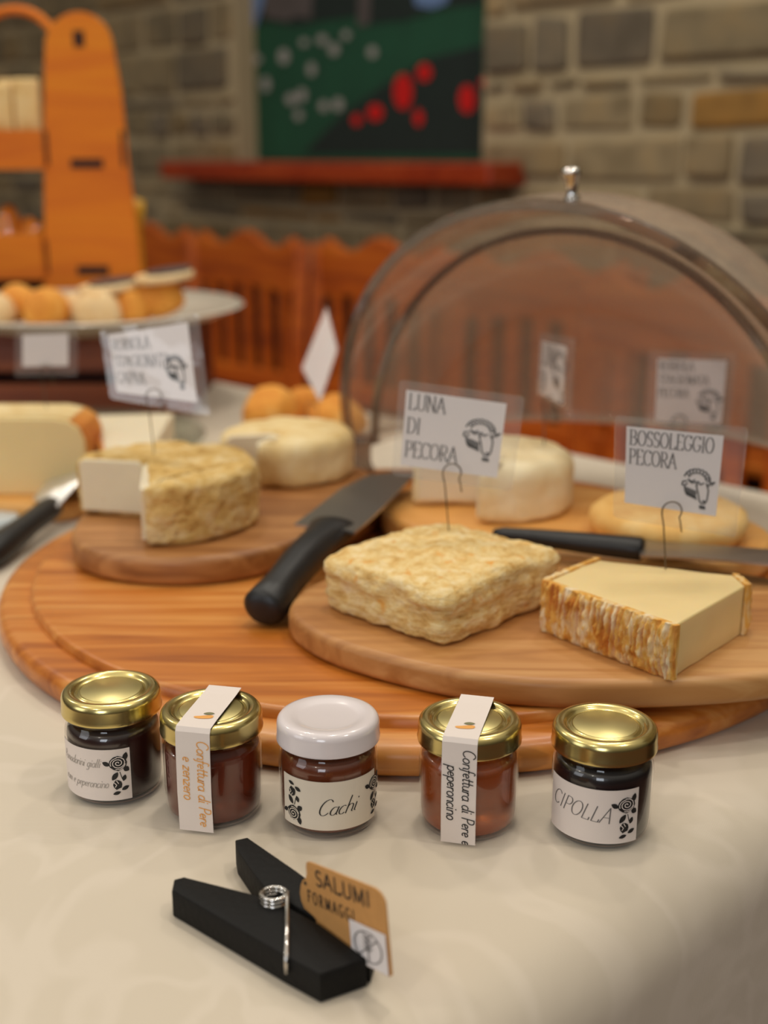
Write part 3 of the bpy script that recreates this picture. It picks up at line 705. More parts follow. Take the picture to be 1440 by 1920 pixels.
# rind: a band following A-B (front left), and A-E, plus the short C-D
def PH(s, z): return 6*noise.noise(Vector((s*7, z*.8, 0)))+2.2*noise.noise(Vector((s*22, z*2.5, 4)))
def rind_band(p, q, h, thick, name, ridge=True, n=110, m=22):
    p = Vector((p[0], p[1], 0)); q = Vector((q[0], q[1], 0)); d = (q-p); L_ = d.length; d.normalize(); nn = Vector((d.y, -d.x, 0))
    v, f = [], []
    for i in range(n+1):
        for j in range(m+1):
            s, z = i/n, j/m
            rr = thick*(math.sin(PI*min(max(z, .02), .98))**.35)*(math.sin(PI*min(max(s, 0), 1))**.3)
            r_ = (.0013*math.sin(s*L_*1900+PH(s, z)) if ridge else 0)*(math.sin(PI*z)**.5)
            o_ = rr+r_*.9+.0016*noise.noise(Vector((s*L_*220, z*7, 3)))+.0010*noise.noise(Vector((s*L_*600, z*16, 9)))
            v.append(p+d*(s*L_)+nn*(max(o_, -.001)*(1 if .004 < s < .996 else .2))+Vector((0, 0, .0004+h*z+.0007*noise.noise(Vector((s*40, z, 5)))*(1 if j == m else 0))))
    for i in range(n):
        for j in range(m): a = i*(m+1)+j; f.append((a, a+m+1, a+m+2, a+1))
    b0 = len(v)
    for i in range(n+1):
        for j in (0, m): v.append(p+d*(i/n*L_)-nn*.0022+Vector((0, 0, .0004+h*(j/m))))
    for i in range(n):
        a = b0+2*i; f.append((a, a+1, a+3, a+2)); f.append((i*(m+1)+m, (i+1)*(m+1)+m, a+3, a+1)); f.append((i*(m+1), a, a+2, (i+1)*(m+1)))
    for i in (0, n): f.append(tuple(i*(m+1)+j for j in range(m+1))+(b0+2*i+1, b0+2*i))
    o = link(name, v, f, M['wedge_rind'], wt, auto=60); at_ = o.data.color_attributes.new('ridge', 'FLOAT_COLOR', 'POINT')
    for k in range(len(v)):
        i, j = divmod(k, m+1); s = i/n; z = j/m
        q = 0
        if k < b0: q = .5-.5*math.sin(s*L_*1900+PH(s, z)); q = max(0, min(.85, q*.75-.30+1.0*noise.noise(Vector((s*L_*70, z*2.2, 1)))))*(1 if ridge else .5)
        at_.data[k].color = (q, q, q, 1)
    return o
_n = M['wedge_rind'].node_tree; _p = _n.nodes['Principled BSDF']; _src = _p.inputs['Base Color'].links[0].from_socket
_a = _n.nodes.new('ShaderNodeAttribute'); _a.attribute_name = 'ridge'; _x = _n.nodes.new('ShaderNodeMix'); _x.data_type = 'RGBA'
_n.links.new(_a.outputs['Fac'], _x.inputs[0]); _n.links.new(_src, _x.inputs[6]); _x.inputs[7].default_value = c4(srgb(176, 92, 22)); _n.links.new(_x.outputs[2], _p.inputs['Base Color'])
Aq, Bq, Cq, Dq, Eq = [tuple((U(px, py, .067)-Vector((.138, .61, 0)))[:2]) for px, py in [(1018, 1092), (1270, 1180), (1405, 1102), (1380, 1080), (1120, 1050)]]
rind_band(Aq, Bq, HW+.0004, .0048, 'rind')
rind_band(Eq, Aq, HW+.0004, .003, 'rind', False, 50)
rind_band(Cq, Dq, HW+.0002, .004, 'rind', False, 20)

def wheel(name, label, out, h, rind, paste, loc, cuts_, disp=.0016, fr=45, r=.008, top_in=.004):
    """wheel whose outline (local, ccw) includes straight cut edges listed in cuts_ (index pairs)"""
    t = thing(name, label, 'cheese', loc)
    v, f = slab(out, 0, h, r, 5, rb=.005); o = link('rind', v, f, rind, t)
    subdiv_disp(o, 4, lambda co, n: disp*noise.noise(co*fr)+disp*.6*noise.noise(co*fr*2.7), .005)
    for vv in o.data.vertices: vv.co.z = max(vv.co.z, .0004)
    for (p, q) in cuts_:                                   # pale cut faces, a thin slice of paste standing proud of the cut
        p = Vector((p[0], p[1], 0)); q = Vector((q[0], q[1], 0)); d = (q-p).normalized(); nn = Vector((d.y, -d.x, 0)); L_ = (q-p).length
        pts = [(.003, .004), (L_-.003, .004), (L_-.0025, h-.004), (L_-.006, h-.0018), (.006, h-.0018), (.0025, h-.004)]
        n = len(pts); v = [p+d*a+nn*o_+Vector((0, 0, b)) for o_ in (-.004, .0022) for a, b in pts]
        f = [tuple(range(n)), tuple(range(n, 2*n))]+[(i, (i+1) % n, n+(i+1) % n, n+i) for i in range(n)]
        bevel(link('cut_face', v, f, paste, t, smooth=False), .0008)
    return t
def pie(R, a0, a1, n=40, c=(0, 0), jit=.0):
    return [c]+[(R*math.cos(math.radians(a0+(a1-a0)*i/n)), R*math.sin(math.radians(a0+(a1-a0)*i/n))) for i in range(n+1)]
def cheese_pie(name, label, R, a0, a1, h, rind, paste, loc, c=(0, 0), **k):
    p = pie(R, a0, a1, 40, c); out = resample(p, .006)
    return wheel(name, label, out, h, rind, paste, loc, [(p[-1], p[0]), (p[0], p[1])], **k)
cheese_pie('goat_cheese', 'cut goat cheese wheel with a white cut face on the left brown board', .064, -92, 168, .042, M['goat_rind'], M['white_paste'], (-.150, .822, .0432), (-.012, .002), disp=.0022, fr=60, r=.007)
cheese_pie('goat_cheese', 'cream cheese wheel with a small notch, behind the cut wheel on the left board', .052, -112, 205, .036, M['cream_rind'], M['white_paste'], (-.076, .955, .0432), (-.004, -.014), r=.011)
cheese_pie('sheep_cheese', 'white cheese wheel with a missing piece, on the honey board in the dome', .057, -105, 188, .040, M['white_rind'], M['white_paste'], (.078, .862, .0443), (.006, -.008), r=.012)
v, f = lathe([(0, .0004), (.045, .0004), (.050, .004), (.0515, .010), (.050, .016), (.044, .0195), (0, .021)], 72)
o = link('sheep_cheese', v, f, M['disc_rind']); subdiv_disp(o, 1, lambda co, n: .0012*noise.noise(co*40), .01); lift(o, (.187, .785, .0443))
tag(o, 'low flat yellow cheese disc on the honey board behind the right sign card', 'cheese')

# left cheese half with orange rind
lt = thing('half_cheese', 'pale half cheese with an orange rind at the left picture edge', 'cheese', (-.300, .985, .0163))
prof = [(-.1, .0), (.052, .0), (.056, .008), (.0575, .030), (.057, .046), (.053, .056), (.045, .0615), (.032, .0640), (-.1, .0645)]
def prism(pr, y0, y1):
    n = len(pr); v = [(a, y, b) for y in (y0, y1) for a, b in pr]
    return v, [tuple(range(n)), tuple(range(n, 2*n))]+[(i, (i+1) % n, n+(i+1) % n, n+i) for i in range(n)]
v, f = prism(prof, 0, .055); bevel(link('paste', v, f, M['wedge_paste'], lt, smooth=False), .0015)
v, f = prism(prof[1:7]+[(a+.002, b+.0005) for a, b in prof[6:0:-1]], .002, .056); link('rind', v, f, M['orange_rind'], lt, smooth=False)
v, f = prism(prof[6:]+[(a, b+.0012) for a, b in prof[:5:-1]], .002, .056); link('top_rind', v, f, M['cream_rind'], lt, smooth=False)
# white wedge behind the goat wheel
wz = .056
pts = [tuple(U(px, py, wz)[:2]) for px, py in [(178, 778), (325, 774), (292, 832), (198, 850)]]
c0 = (sum(p[0] for p in pts)/4, sum(p[1] for p in pts)/4)
ww = thing('cheese_wedge', 'white cheese wedge with pinkish rind behind the cut goat wheel', 'cheese', (c0[0], c0[1], .0163))
pp = [(p[0]-c0[0], p[1]-c0[1]) for p in pts]
v, f = slab(resample(pp if area2(pp) > 0 else pp[::-1], .008), 0, wz-.016, .003); link('paste', v, f, M['white_paste'], ww)
e0, e1 = Vector((pp[3][0], pp[3][1], 0)), Vector((pp[0][0], pp[0][1], 0)); d = (e1-e0).normalized(); nn = Vector((-d.y, d.x, 0))
if nn.x > 0: nn = -nn
v = [e0+d*.003+nn*s+Vector((0, 0, z)) for s in (-.001, .003) for z in (.002, wz-.019)]+[e1-d*.003+nn*s+Vector((0, 0, z)) for s in (-.001, .003) for z in (.002, wz-.019)]
f = [(0, 1, 3, 2), (4, 6, 7, 5), (0, 4, 5, 1), (2, 3, 7, 6), (0, 2, 6, 4), (1, 5, 7, 3)]
bevel(link('rind', v, f, M['orange_rind'], ww, smooth=False), .001)
b2 = [tuple(U(*p, .012)[:2]) for p in [(120, 905), (230, 900), (330, 860), (372, 825), (330, 808), (200, 812), (130, 840)]]
# ================================================================== DOME
DC = Vector((.1385, .91, .052)); yaw = -.64
du = Vector((math.cos(yaw), math.sin(yaw), 0)); dw = Vector((-math.sin(yaw), math.cos(yaw), 0)); dz = Vector((0, 0, 1))
dm = thing('display_dome', 'large clear plastic roll-top dome standing open over the right-hand boards', 'dome', (DC.x, DC.y, .0243))
OFF = Vector((0, 0, DC.z-.0243))
def shell(R, p0, p1, th, nt=64, npn=36):
    v, f = [], []
    for R_ in (R, R-th):
        for i in range(nt+1):
            t_ = PI*i/nt
            for j in range(npn+1):
                ps = math.radians(p0+(p1-p0)*j/npn)
                v.append(OFF+du*R_*math.cos(t_)+(dw*math.cos(ps)+dz*math.sin(ps))*R_*math.sin(t_))
    m = npn+1; k = (nt+1)*m
    for i in range(nt):
        for j in range(npn):
            a = i*m+j; f.append((a, a+m, a+m+1, a+1)); f.append((k+a, k+a+1, k+a+m+1, k+a+m))
        f.append((i*m, k+i*m, k+(i+1)*m, (i+1)*m)); f.append((i*m+npn, (i+1)*m+npn, k+(i+1)*m+npn, k+i*m+npn))
    return v, f
def rim(R, ps, wr, wt_, nt=90):
    """band along the free edge of a shell: radial width wr, tangential thickness wt_"""
    ps = math.radians(ps); r_ = dw*math.cos(ps)+dz*math.sin(ps); tg = -dw*math.sin(ps)+dz*math.cos(ps); v, f = [], []
    for i in range(nt+1):
        t_ = PI*i/nt; rad = du*math.cos(t_)+r_*math.sin(t_)
        for a, b in ((-.5, -.5), (.5, -.5), (.5, .5), (-.5, .5)): v.append(OFF+rad*(R+a*wr)+tg*b*wt_)
    for i in range(nt):
        for j in range(4): f.append((i*4+j, i*4+(j+1) % 4, (i+1)*4+(j+1) % 4, (i+1)*4+j))
    f.append((0, 1, 2, 3)); f.append((nt*4, nt*4+1, nt*4+2, nt*4+3)); return v, f
RO, RI = .208, .182
v, f = shell(RO, 0, 106, .0025); link('fixed_shell', v, f, M['dome'], dm)
v, f = rim(RO+.001, 106, .007, .005); link('fixed_rim', v, f, M['domerim'], dm, auto=30)
v, f = shell(RI, 3, 94, .0025); sh = link('sliding_shell', v, f, M['dome'], dm)
v, f = rim(RI, 94, .005, .006); link('sliding_rim', v, f, M['domerim'], dm, auto=30)
v, f = rim(RO+.003, 0, .010, .003); link('base_flange', v, f, M['dome'], dm, auto=30)
for s in (-1, 1):
    c0 = du*s*(RO-.012); v, f = lathe([(0, 0), (.010, 0), (.011, .004), (.008, .010), (.008, .022), (.011, .028), (.010, .031), (0, .031)], 24)
    v = [Vector(q)+c0 for q in v]; link('hinge_foot', v, f, M['domerim'], dm)
ps = math.radians(99); ax = dw*math.cos(ps)+dz*math.sin(ps)
rotm = Vector((0, 0, 1)).rotation_difference(ax).to_matrix()
v, f = lathe([(0, 0), (.006, 0), (.0055, .002), (.0035, .004), (.004, .009), (.005, .014), (.0068, .018), (.0070, .0195), (.0055, .0215), (0, .0222)], 24)
kd = (dz+dw*.05).normalized()
# the knob stands on the fixed rim, just left of the crown
pk = math.radians(104); tk = math.radians(84); radk = du*math.cos(tk)+(dw*math.cos(pk)+dz*math.sin(pk))*math.sin(tk)
v = [rotm @ Vector(q)+OFF+radk*(RO+.003) for q in v]; link('knob', v, f, M['chrome'], dm)

# ================================================================== SIGN CARDS
def qmap(c, bend=0):
    TL, TR, BR, BL = c; nrm = (TR-TL).cross(BL-TL).normalized()
    if nrm.y > 0: nrm = -nrm
    def m(u, v_, off):
        p = (TL*(1-u)+TR*u)*(v_)+(BL*(1-u)+BR*u)*(1-v_); return p+nrm*(off+bend*math.sin(PI*u))
    return m
def grid_sheet(m, u0, u1, v0, v1, th, r=0, nu=12, nv=8):
    """rounded-corner sheet in map space with thickness"""
    p = []
    for (cx, cy, a0) in ((u1-r, v1-r, 0), (u0+r, v1-r, 90), (u0+r, v0+r, 180), (u1-r, v0+r, 270)):
        for i in range(6): a = math.radians(a0+90*i/5); p.append((cx+r*math.cos(a), cy+r*math.sin(a)))
    n = len(p); v = [m(x, y, th/2) for x, y in p]+[m(x, y, -th/2) for x, y in p]
    return v, [tuple(range(n)), tuple(range(n, 2*n))[::-1]]+[(i, n+i, n+(i+1) % n, (i+1) % n) for i in range(n)]
def sign(label, cpx, Ys, sl, lines, pin, th_, size=.16, an=None, sx=1.0, ink='inkgrey', tx=.03, lead=1.28, top=.96, drawing='sheep'):
    """cpx = card corners TL,TR,BR,BL as seen; Ys = their distance; sl = sleeve margins l,r,b,t in card widths; pin = (x,y pixel) where it enters, its height"""
    if not isinstance(Ys, (list, tuple)): Ys = [Ys]*4
    c = [V(px, py, Y) for (px, py), Y in zip(cpx, Ys)]
    nn_ = (c[1]-c[0]).cross(c[2]-c[0]); r3 = Vector(ray(*cpx[3])); o3 = Vector((0, 0, CH)); c[3] = o3+r3*((c[0]-o3).dot(nn_)/r3.dot(nn_))
    pb = V(pin[0], pin[1], pin[2])
    base = pb
    t = thing('sign_card', label, 'sign', base)
    c = [q-base for q in c]; m = qmap(c)
    asp = ((c[1]-c[0]).length)/((c[0]-c[3]).length)
    v, f = grid_sheet(m, 0, 1, 0, 1, .0004, .0); card = link('card', v, f, M['card'], t, smooth=False)
    v, f = grid_sheet(m, -sl[0], 1+sl[1], -sl[2], 1+sl[3], .0012, .05); link('clear_sleeve', v, f, M['sleeve'], t, smooth=False)
    h = size; st = []
    mm = lambda u, v_, o_: m(u, v_*asp, o_)
    y = top/asp-h
    for ln in lines: st += strokes_of(ln, tx, y, h, sx); y -= h*lead
    st = [s for s in st]
    parts = []
    cl = []
    for s in st:                                        # keep the ink on the card
        q = [p for p in s if p[0] < .985]
        if len(q) > 1: cl.append(q)
    if cl: v, f = ribbons(cl, h*.050, h*.021, mm, .00045); link('lettering', v, f, M[ink], card, smooth=False)
    if an:
        v, f = ribbons(sheep(*an), .0075, .0060, mm, .00045); link('ram_drawing', v, f, M['ink' if ink == 'inkgrey' else 'inkgrey'], card, smooth=False)
    # pin with a loop gripping the sleeve
    lx, ly = th_; lp = V(lx, ly, (Ys[2]+Ys[3])/2)-base+Vector((0, -.002, 0)); r_ = .0052
    path = [Vector((0, .0, -.010)), Vector((0, 0, 0)), lp+Vector((-r_*.75, 0, -r_*1.5)), lp+Vector((-r_, 0, -r_*.3))]
    path += [lp+Vector((r_*math.cos(math.radians(a)), -.0008*k/10, r_*math.sin(math.radians(a)))) for k, a in enumerate(range(180, -60, -20))]
    path += [lp+Vector((r_*.9, -.001, -r_*1.1)), lp+Vector((r_*1.1, -.001, -r_*2.2))]
    v, f = tube(path, .00042, 6); link('pin', v, f, M['wire'], t)
    return t
yb = U(1248, 1064, .069).y
sign('clear-sleeved white card reading BOSSOLEGGIO PECORA pinned in the ridged wedge', [(1175, 799), (1357, 817), (1342, 968), (1171, 942)], [yb+.006, yb+.006, yb-.001, yb], (.12, .24, .22, .13), ['BOSSOLEGGIO', 'PECORA'], (1248, 1064, yb), (1258, 956), .150, (.60, .10, .34), .83)
yl = U(842, 1001, .072).y
sign('clear-sleeved white card reading LUNA DI PECORA pinned in the square cheese', [(762, 731), (950, 757), (932, 896), (751, 872)], [yl+.010, yl+.010, yl, yl], (.08, .17, .15, .12), ['LUNA', 'DI', 'PECORA'], (842, 1001, yl), (847, 884), .155, (.60, .20, .36), .86, lead=1.5)
sign('clear-sleeved card reading ROBIOLA STAGIONATA PECORA inside the dome', [(1233, 672), (1363, 676), (1352, 795), (1228, 790)], .90, (.13, .14, .1, .12), ['ROBIOLA', 'STAGIONATA', 'PECORA'], (1283, 930, .80), (1272, 790), .13, (.60, .12, .38), .86, lead=1.5)
sign('narrow card turned almost edge-on inside the dome', [(1016, 640), (1062, 650), (1056, 760), (1010, 736)], [.93, .88, .88, .93], (.1, .3, .06, .16), ['LUNA', 'DI'], (1020, 830, .875), (1030, 755), .3, (.5, .1, .6), .8)
sign('tilted clear-sleeved card reading ROBIOLA STAGIONATA CAPRA above the cut goat wheel', [(203, 628), (352, 605), (370, 755), (219, 735)], [.845, .825, .80, .82], (.10, .14, .14, .10), ['ROBIOLA', 'STAGIONATA', 'CAPRA'], (288, 838, .845), (290, 742), .125, (.66, .14, .26), .86, lead=1.45, top=.90)
sign('small clear-sleeved white card at far left above the pale half cheese', [(42, 628), (128, 625), (128, 686), (42, 688)], 1.02, (.16, .2, .3, .38), [], (88, 772, 1.02), (88, 694), .16)
sign('white card turned sideways into a thin diamond above the golden rolls', [(612, 578), (632, 655), (600, 752), (567, 690)], [1.22, 1.14, 1.10, 1.18], (.03, .03, .03, .03), [], (590, 790, 1.19), (585, 765), .16)

# ================================================================== KNIVES
def knife(name, label, sections, blade_out, bz, th, zs, loc):
    t = thing(name, label, 'knife', loc); L0 = Vector(loc)
    v, f = tube([s[0]-L0 for s in sections], 0, 20, rr=[s[1] for s in sections]); link('handle', v, f, M['black'], t)
    n = len(blade_out); v = [Vector((p[0], p[1], p[2]))-L0+Vector((0, 0, k)) for k in (0, th) for p in blade_out]
    f = [tuple(range(n)), tuple(range(n, 2*n))]+[(i, (i+1) % n, n+(i+1) % n, n+i) for i in range(n)]
    link('blade', v, f, M['blade'], t, smooth=False); return t
def sect(p, q, rows):
    return [(p.lerp(q, s)+Vector((0, 0, dz_)), (a, b)) for s, a, b, dz_ in rows]
p0 = U(498, 1136, .037); p1 = U(628, 985, .054)
rows = [(-.055, .004, .004, 0), (-.045, .010, .009, 0), (-.01, .0133, .0118, 0), (.10, .0130, .0115, 0), (.22, .0112, .0108, .001), (.45, .0122, .0112, .002), (.65, .0128, .0110, .001), (.80, .0130, .0100, 0), (.90, .0160, .0088, 0), (.98, .0168, .0075, 0), (1.02, .014, .005, 0)]
bl = [U(px, py, .0545) for px, py in [(552, 990), (590, 962), (640, 922), (690, 898), (735, 891), (780, 892), (752, 922), (722, 955), (690, 985), (665, 1006), (640, 1000)]]
bl = [q+Vector((0, 0, .0012)) for q in bl]
knife('cheese_knife', 'black-handled chef knife leaning on the left brown board, blade pointing back', sect(p0, p1, rows), bl, .05, .0016, 0, (p0.x, p0.y, .0243))
p0 = U(930, 1000, .0535); p1 = U(1207, 1030, .0535)
rows = [(-.02, .002, .002, 0), (-.01, .0035, .003, 0), (.05, .0052, .0045, 0), (.3, .0066, .0055, 0), (.6, .0078, .0065, 0), (.9, .0085, .0072, 0), (.98, .0085, .0072, 0), (1.0, .0070, .006, 0)]
bl = [U(px, py, .0530) for px, py in [(1200, 1016), (1300, 1024), (1440, 1034), (1600, 1052), (1680, 1075), (1560, 1072), (1440, 1061), (1300, 1050), (1200, 1046)]]
knife('cheese_knife', 'black-handled narrow knife lying behind the two front cheeses, pointing right', sect(p0, p1, rows), bl, .05, .0016, 0, (p0.x, p0.y, .0443))

# cheese tool at the left
p0 = U(5, 1022, .012); p1 = U(100, 948, .020)
tl = thing('cheese_plane', 'shiny steel cheese tool with a black handle lying at the left edge', 'utensil', (p0.x, p0.y, 0))
L0 = Vector((p0.x, p0.y, 0))
v, f = tube([p0.lerp(p1, s)-L0 for s in (-.5, -.45, -.2, .1, .5, .85, .98, 1.0)], 0, 18, rr=[(.004, .004), (.009, .008), (.0125, .011), (.0115, .0105), (.0095, .009), (.010, .009), (.009, .008), (.006, .006)]); link('handle', v, f, M['black'], tl)
rot = [U(px, py, z_)-L0 for px, py, z_ in [(62, 938, .022), (108, 952, .022), (140, 915, .030), (185, 905, .034), (190, 880, .034), (160, 868, .034), (120, 895, .030), (88, 905, .026)]]
n = len(rot); cc = sum(rot, Vector())/n+Vector((0, 0, .004)); v = rot+[q+Vector((0, 0, .0015)) for q in rot]+[cc, cc+Vector((0, 0, .0015))]
f = [(i, (i+1) % n, 2*n) for i in range(n)]+[(n+i, n+(i+1) % n, 2*n+1) for i in range(n)]+[(i, (i+1) % n, n+(i+1) % n, n+i) for i in range(n)]
link('steel_head', v, f, M['brushed'], tl)
v, f = tube([p1-L0-Vector((0, 0, .001)), U(125, 915, .027)-L0], .003, 10); link('shank', v, f, M['chrome'], tl)
pts = [tuple(U(px, py, .002)[:2]) for px, py in [(-60, 945), (10, 950), (42, 972), (30, 992), (-60, 1000)]]
c0 = pts[1]; v, f = slab(smooth_poly([(a-c0[0], b-c0[1]) for a, b in pts], 2), 0, .009, .004); wr = lift(link('food_wrapper', v, f, M['plasticbag']), (c0[0], c0[1], .0003))
tag(wr, 'pale blue-white wrapper at the left edge beside the black tool handle', 'wrapper')

# ================================================================== JARS
LID = [(0, .0490), (.0143, .0490), (.0150, .0487), (.0156, .0481), (.0163, .0481), (.0171, .0492), (.0180, .0499), (.0197, .0500), (.0212, .0495), (.0222, .0483), (.0226, .0465), (.0226, .0418), (.0229, .0409), (.0228, .0400), (.0218, .0398), (.0215, .043), (.0205, .047)]
LIDW = [(0, .0488), (.012, .0487), (.0140, .0490), (.016, .0498), (.0195, .0500), (.0212, .0495), (.0222, .0483), (.0226, .0465), (.0226, .0415), (.0229, .0405), (.0228, .0396), (.0218, .0394), (.0215, .043), (.0205, .047)]
GL = [(0, .0006), (.0175, .0006), (.0205, .0016), (.0215, .004), (.0219, .0075), (.0220, .0300), (.0217, .0328), (.0208, .0348), (.0197, .0360), (.0193, .0380), (.0198, .0400), (.0198, .044)]
def jar(label, px, py, lid, jam, rz, fillz=.0355):
    fr = U(px, py, 0); b = Vector((fr.x, fr.y+.0195, 0)); b.x *= (b.y/fr.y)
    t = thing('jam_jar', label, 'jar', b, 0, None)
    v, f = lathe(GL, 96); link('glass_body', v, f, M['glass'], t, auto=50)
    fz = [(max(r_-.0009, 0), z_+.0014 if z_ < .002 else z_) for r_, z_ in GL if z_ <= fillz]; fz.append((fz[-1][0]-.002, fillz)); fz.append((0, fillz))
    v, f = lathe(fz, 72); link('preserve', v, f, jam, t, auto=50)
    v, f = lathe(LIDW if lid == 'white' else LID, 96); l = link('lid', v, f, M['whitelid'] if lid == 'white' else M['gold'], t, auto=60)
    if lid != 'white':
        v, f = lathe([(0, .04915), (.0136, .04915), (.0140, .0489)], 64); link('lid_centre', v, f, M['goldmatte'], l)
    return t, b
def cyl(a_mid, z_mid, R=.02215):
    return lambda u, v_, off: Vector(((R+off)*math.sin(a_mid+u/R), -(R+off)*math.cos(a_mid+u/R), z_mid+v_))
def wrap_label(t, amid, u0, u1, z0, z1, mat, texts, roses):
    m = cyl(amid, 0); n = 40; v, f = [], []
    for off in (.0, -.00012):
        for i in range(n+1):
            u = u0+(u1-u0)*i/n; v += [m(u, z0, off), m(u, z1, off)]
    for k in range(2):
        for i in range(n): a = k*2*(n+1)+2*i; f.append((a, a+1, a+3, a+2))
    la = link('paper_label', v, f, mat, t)
    for (s, x, y, h, sx, sh, ink, wa, wb, slope) in texts:
        st = [[(p[0], p[1]+slope*(p[0]-x)) for p in q] for q in strokes_of(s, x, y, h, sx, sh, False)]
        st = [[p for p in q if u0 < p[0] < u1] for q in st]
        v, f = ribbons(st, wa, wb, m, .00015); link('lettering', v, f, M[ink], la, smooth=False)
    for (x, y, s, fl) in roses:
        (v, f), (v2, f2) = rose(m, x, y, s, fl); link('rose_print', v, f, M['ink'], la, smooth=False); link('rose_petal_lines', v2, f2, mat, la, smooth=False)
def strip(t, rz, wd, mat, cols, ink, fruit, h=.0053):
    """paper strip from the table up over the lid; text runs downwards"""
    Rl = .0236; top = .0508
    path = [(-Rl-.0001, .0015), (-Rl-.0008, .02), (-Rl-.0004, .040), (-Rl+.0002, .0485), (-Rl+.0016, .0504), (-.014, top), (0, top), (.012, top), (.0195, .0512)]
    L_ = [0]
    for i in range(1, len(path)): L_.append(L_[-1]+math.hypot(path[i][0]-path[i-1][0], path[i][1]-path[i-1][1]))
    tot = L_[-1]; ca, sa = math.cos(rz), math.sin(rz)
    def m(u, v_, off):       # u across (right positive), v_ distance from the bottom end
        v_ = min(max(v_, 0), tot)
        for i in range(1, len(path)):
            if v_ <= L_[i] or i == len(path)-1: break
        k = (v_-L_[i-1])/(L_[i]-L_[i-1]); y = path[i-1][0]+(path[i][0]-path[i-1][0])*k; z = path[i-1][1]+(path[i][1]-path[i-1][1])*k
        dy, dz_ = path[i][0]-path[i-1][0], path[i][1]-path[i-1][1]; l = math.hypot(dy, dz_); y -= off*dz_/l; z += off*dy/l
        return Vector((u*ca-y*sa*1, u*sa+y*ca, z))
    vs = sorted(set(L_+[tot*i/50 for i in range(51)])); v, f = [], []
    for off in (0, -.00015):
        for s in vs: v += [m(-wd/2, s, off), m(wd/2, s, off)]
    n = len(vs)
    for k in range(2):
        for i in range(n-1): a = k*2*n+2*i; f.append((a, a+1, a+3, a+2))
    st_ = link('paper_strip', v, f, mat, t, smooth=False)
    for (s, across, down) in cols:
        # text x -> down the strip, text y -> to the right (rotated clockwise)
        st = strokes_of(s, 0, 0, h, 1.0, .18, False)
        st = [[(across+p[1], down-p[0]) for p in q] for q in st]
        v, f = ribbons(st, h*.045, h*.045, m, .0002); link('lettering', v, f, M[ink], st_, smooth=False)
    fx, fy = fruit
    body = smooth_poly([(fx-.0045, fy-.0015), (fx-.003, fy-.0032), (fx+.001, fy-.0030), (fx+.0045, fy-.0018), (fx+.0042, fy+.0012), (fx+.001, fy+.0006), (fx-.0015, fy-.0006)], 2)
    v, f = fill(body, m); link('pear_print', v, f, M['inkorange'], st_, smooth=False)
    v, f = fill(leaf(fx-.001, fy+.002, .005, .0013, 10), m); link('leaf_print', v, f, M['inkolive'], st_, smooth=False)

J, b = jar('gold-lidded dark jar with a rose label, leftmost of the row', 222, 1511, 'gold', M['jam_dark'], 0)
wrap_label(J, math.radians(-20), -.0195, .0195, .0040, .0292, M['paper'],
    [('Pomodorini gialli', -.0175, .0205, .0042, .80, .35, 'inkpale', .00018, .00012, 0), ('rum e peperoncino', -.0165, .0105, .0042, .80, .35, 'inkpale', .00018, .00012, 0)], [(.0085, .0060, .0215, 1)])
J, b = jar('gold-lidded jar with a white paper strip and orange handwriting', 405, 1556, 'gold', M['jam_brown'], 0, .034)
strip(J, math.radians(-12), .0155, M['paper'], [('Confettura di Pere', .0018, .0438), ('e zenzero', -.0048, .0360)], 'inkorange', (.001, .060))
J, b = jar('white-lidded jar with a Cachi label, middle of the row', 618, 1573, 'white', M['jam_kaki'], 0)
wrap_label(J, math.radians(4), -.0240, .0240, .0055, .0285, M['papercream'],
    [('Cachi', -.0062, .0125, .0076, 1.0, .45, 'ink', .00030, .00010, .06)], [(-.0225, .0065, .0205, -1), (.0180, .0070, .0200, 1)])
J, b = jar('gold-lidded amber jar with a white paper strip and black handwriting', 876, 1579, 'gold', M['jam_amber'], 0, .0345)
strip(J, math.radians(-14), .0150, M['paper'], [('Confettura di Pere e', .0016, .0446), ('peperoncino', -.0050, .0370)], 'ink', (.000, .060))
J, b = jar('gold-lidded black jar labelled CIPOLLA, rightmost of the row', 1122, 1592, 'gold', M['jam_onion'], 0)
wrap_label(J, math.radians(-12), -.0270, .0175, .0040, .0290, M['paper'],
    [('CIPOLLA', -.0245, .0165, .0074, .92, .35, 'inkgrey', .00026, .00012, -.10)], [(.0062, .0055, .0215, 1)])

# ================================================================== CLOTHES PEG and TAG
pg = thing('clothes_peg', 'large black wooden clothes peg lying on its side in front of the jars', 'peg', (-.04, .41, 0))
O = Vector((-.04, .41, 0))
PZ = .0125
def arm(pts, name):
    q = [tuple((U(px, py, PZ)-O)[:2]) for px, py in pts]
    v, f = slab(resample(q, .004), .0004, PZ, .0009, 2); return link(name, v, f, M['pegblack'], pg, auto=35)
arm([(326, 1648), (345, 1643), (480, 1677), (505, 1690), (540, 1700), (600, 1732), (688, 1796), (600, 1826), (538, 1793), (340, 1678), (322, 1668)], 'near_arm')
arm([(441, 1574), (464, 1569), (556, 1632), (620, 1680), (702, 1768), (694, 1792), (606, 1728), (545, 1693), (500, 1668), (470, 1630), (444, 1592)], 'far_arm')
cp = U(515, 1688, PZ)-O
path = []
for i in range(0, 3*16+1):
    a = i/16*2*PI; path.append((cp.x+.0050*math.cos(a), cp.y+.0050*math.sin(a), PZ-.001+.0046*i/48))
v, f = tube(path, .0008, 8); spg = link('spring', v, f, M['chrome'], pg)
e = U(537, 1793, PZ)-O
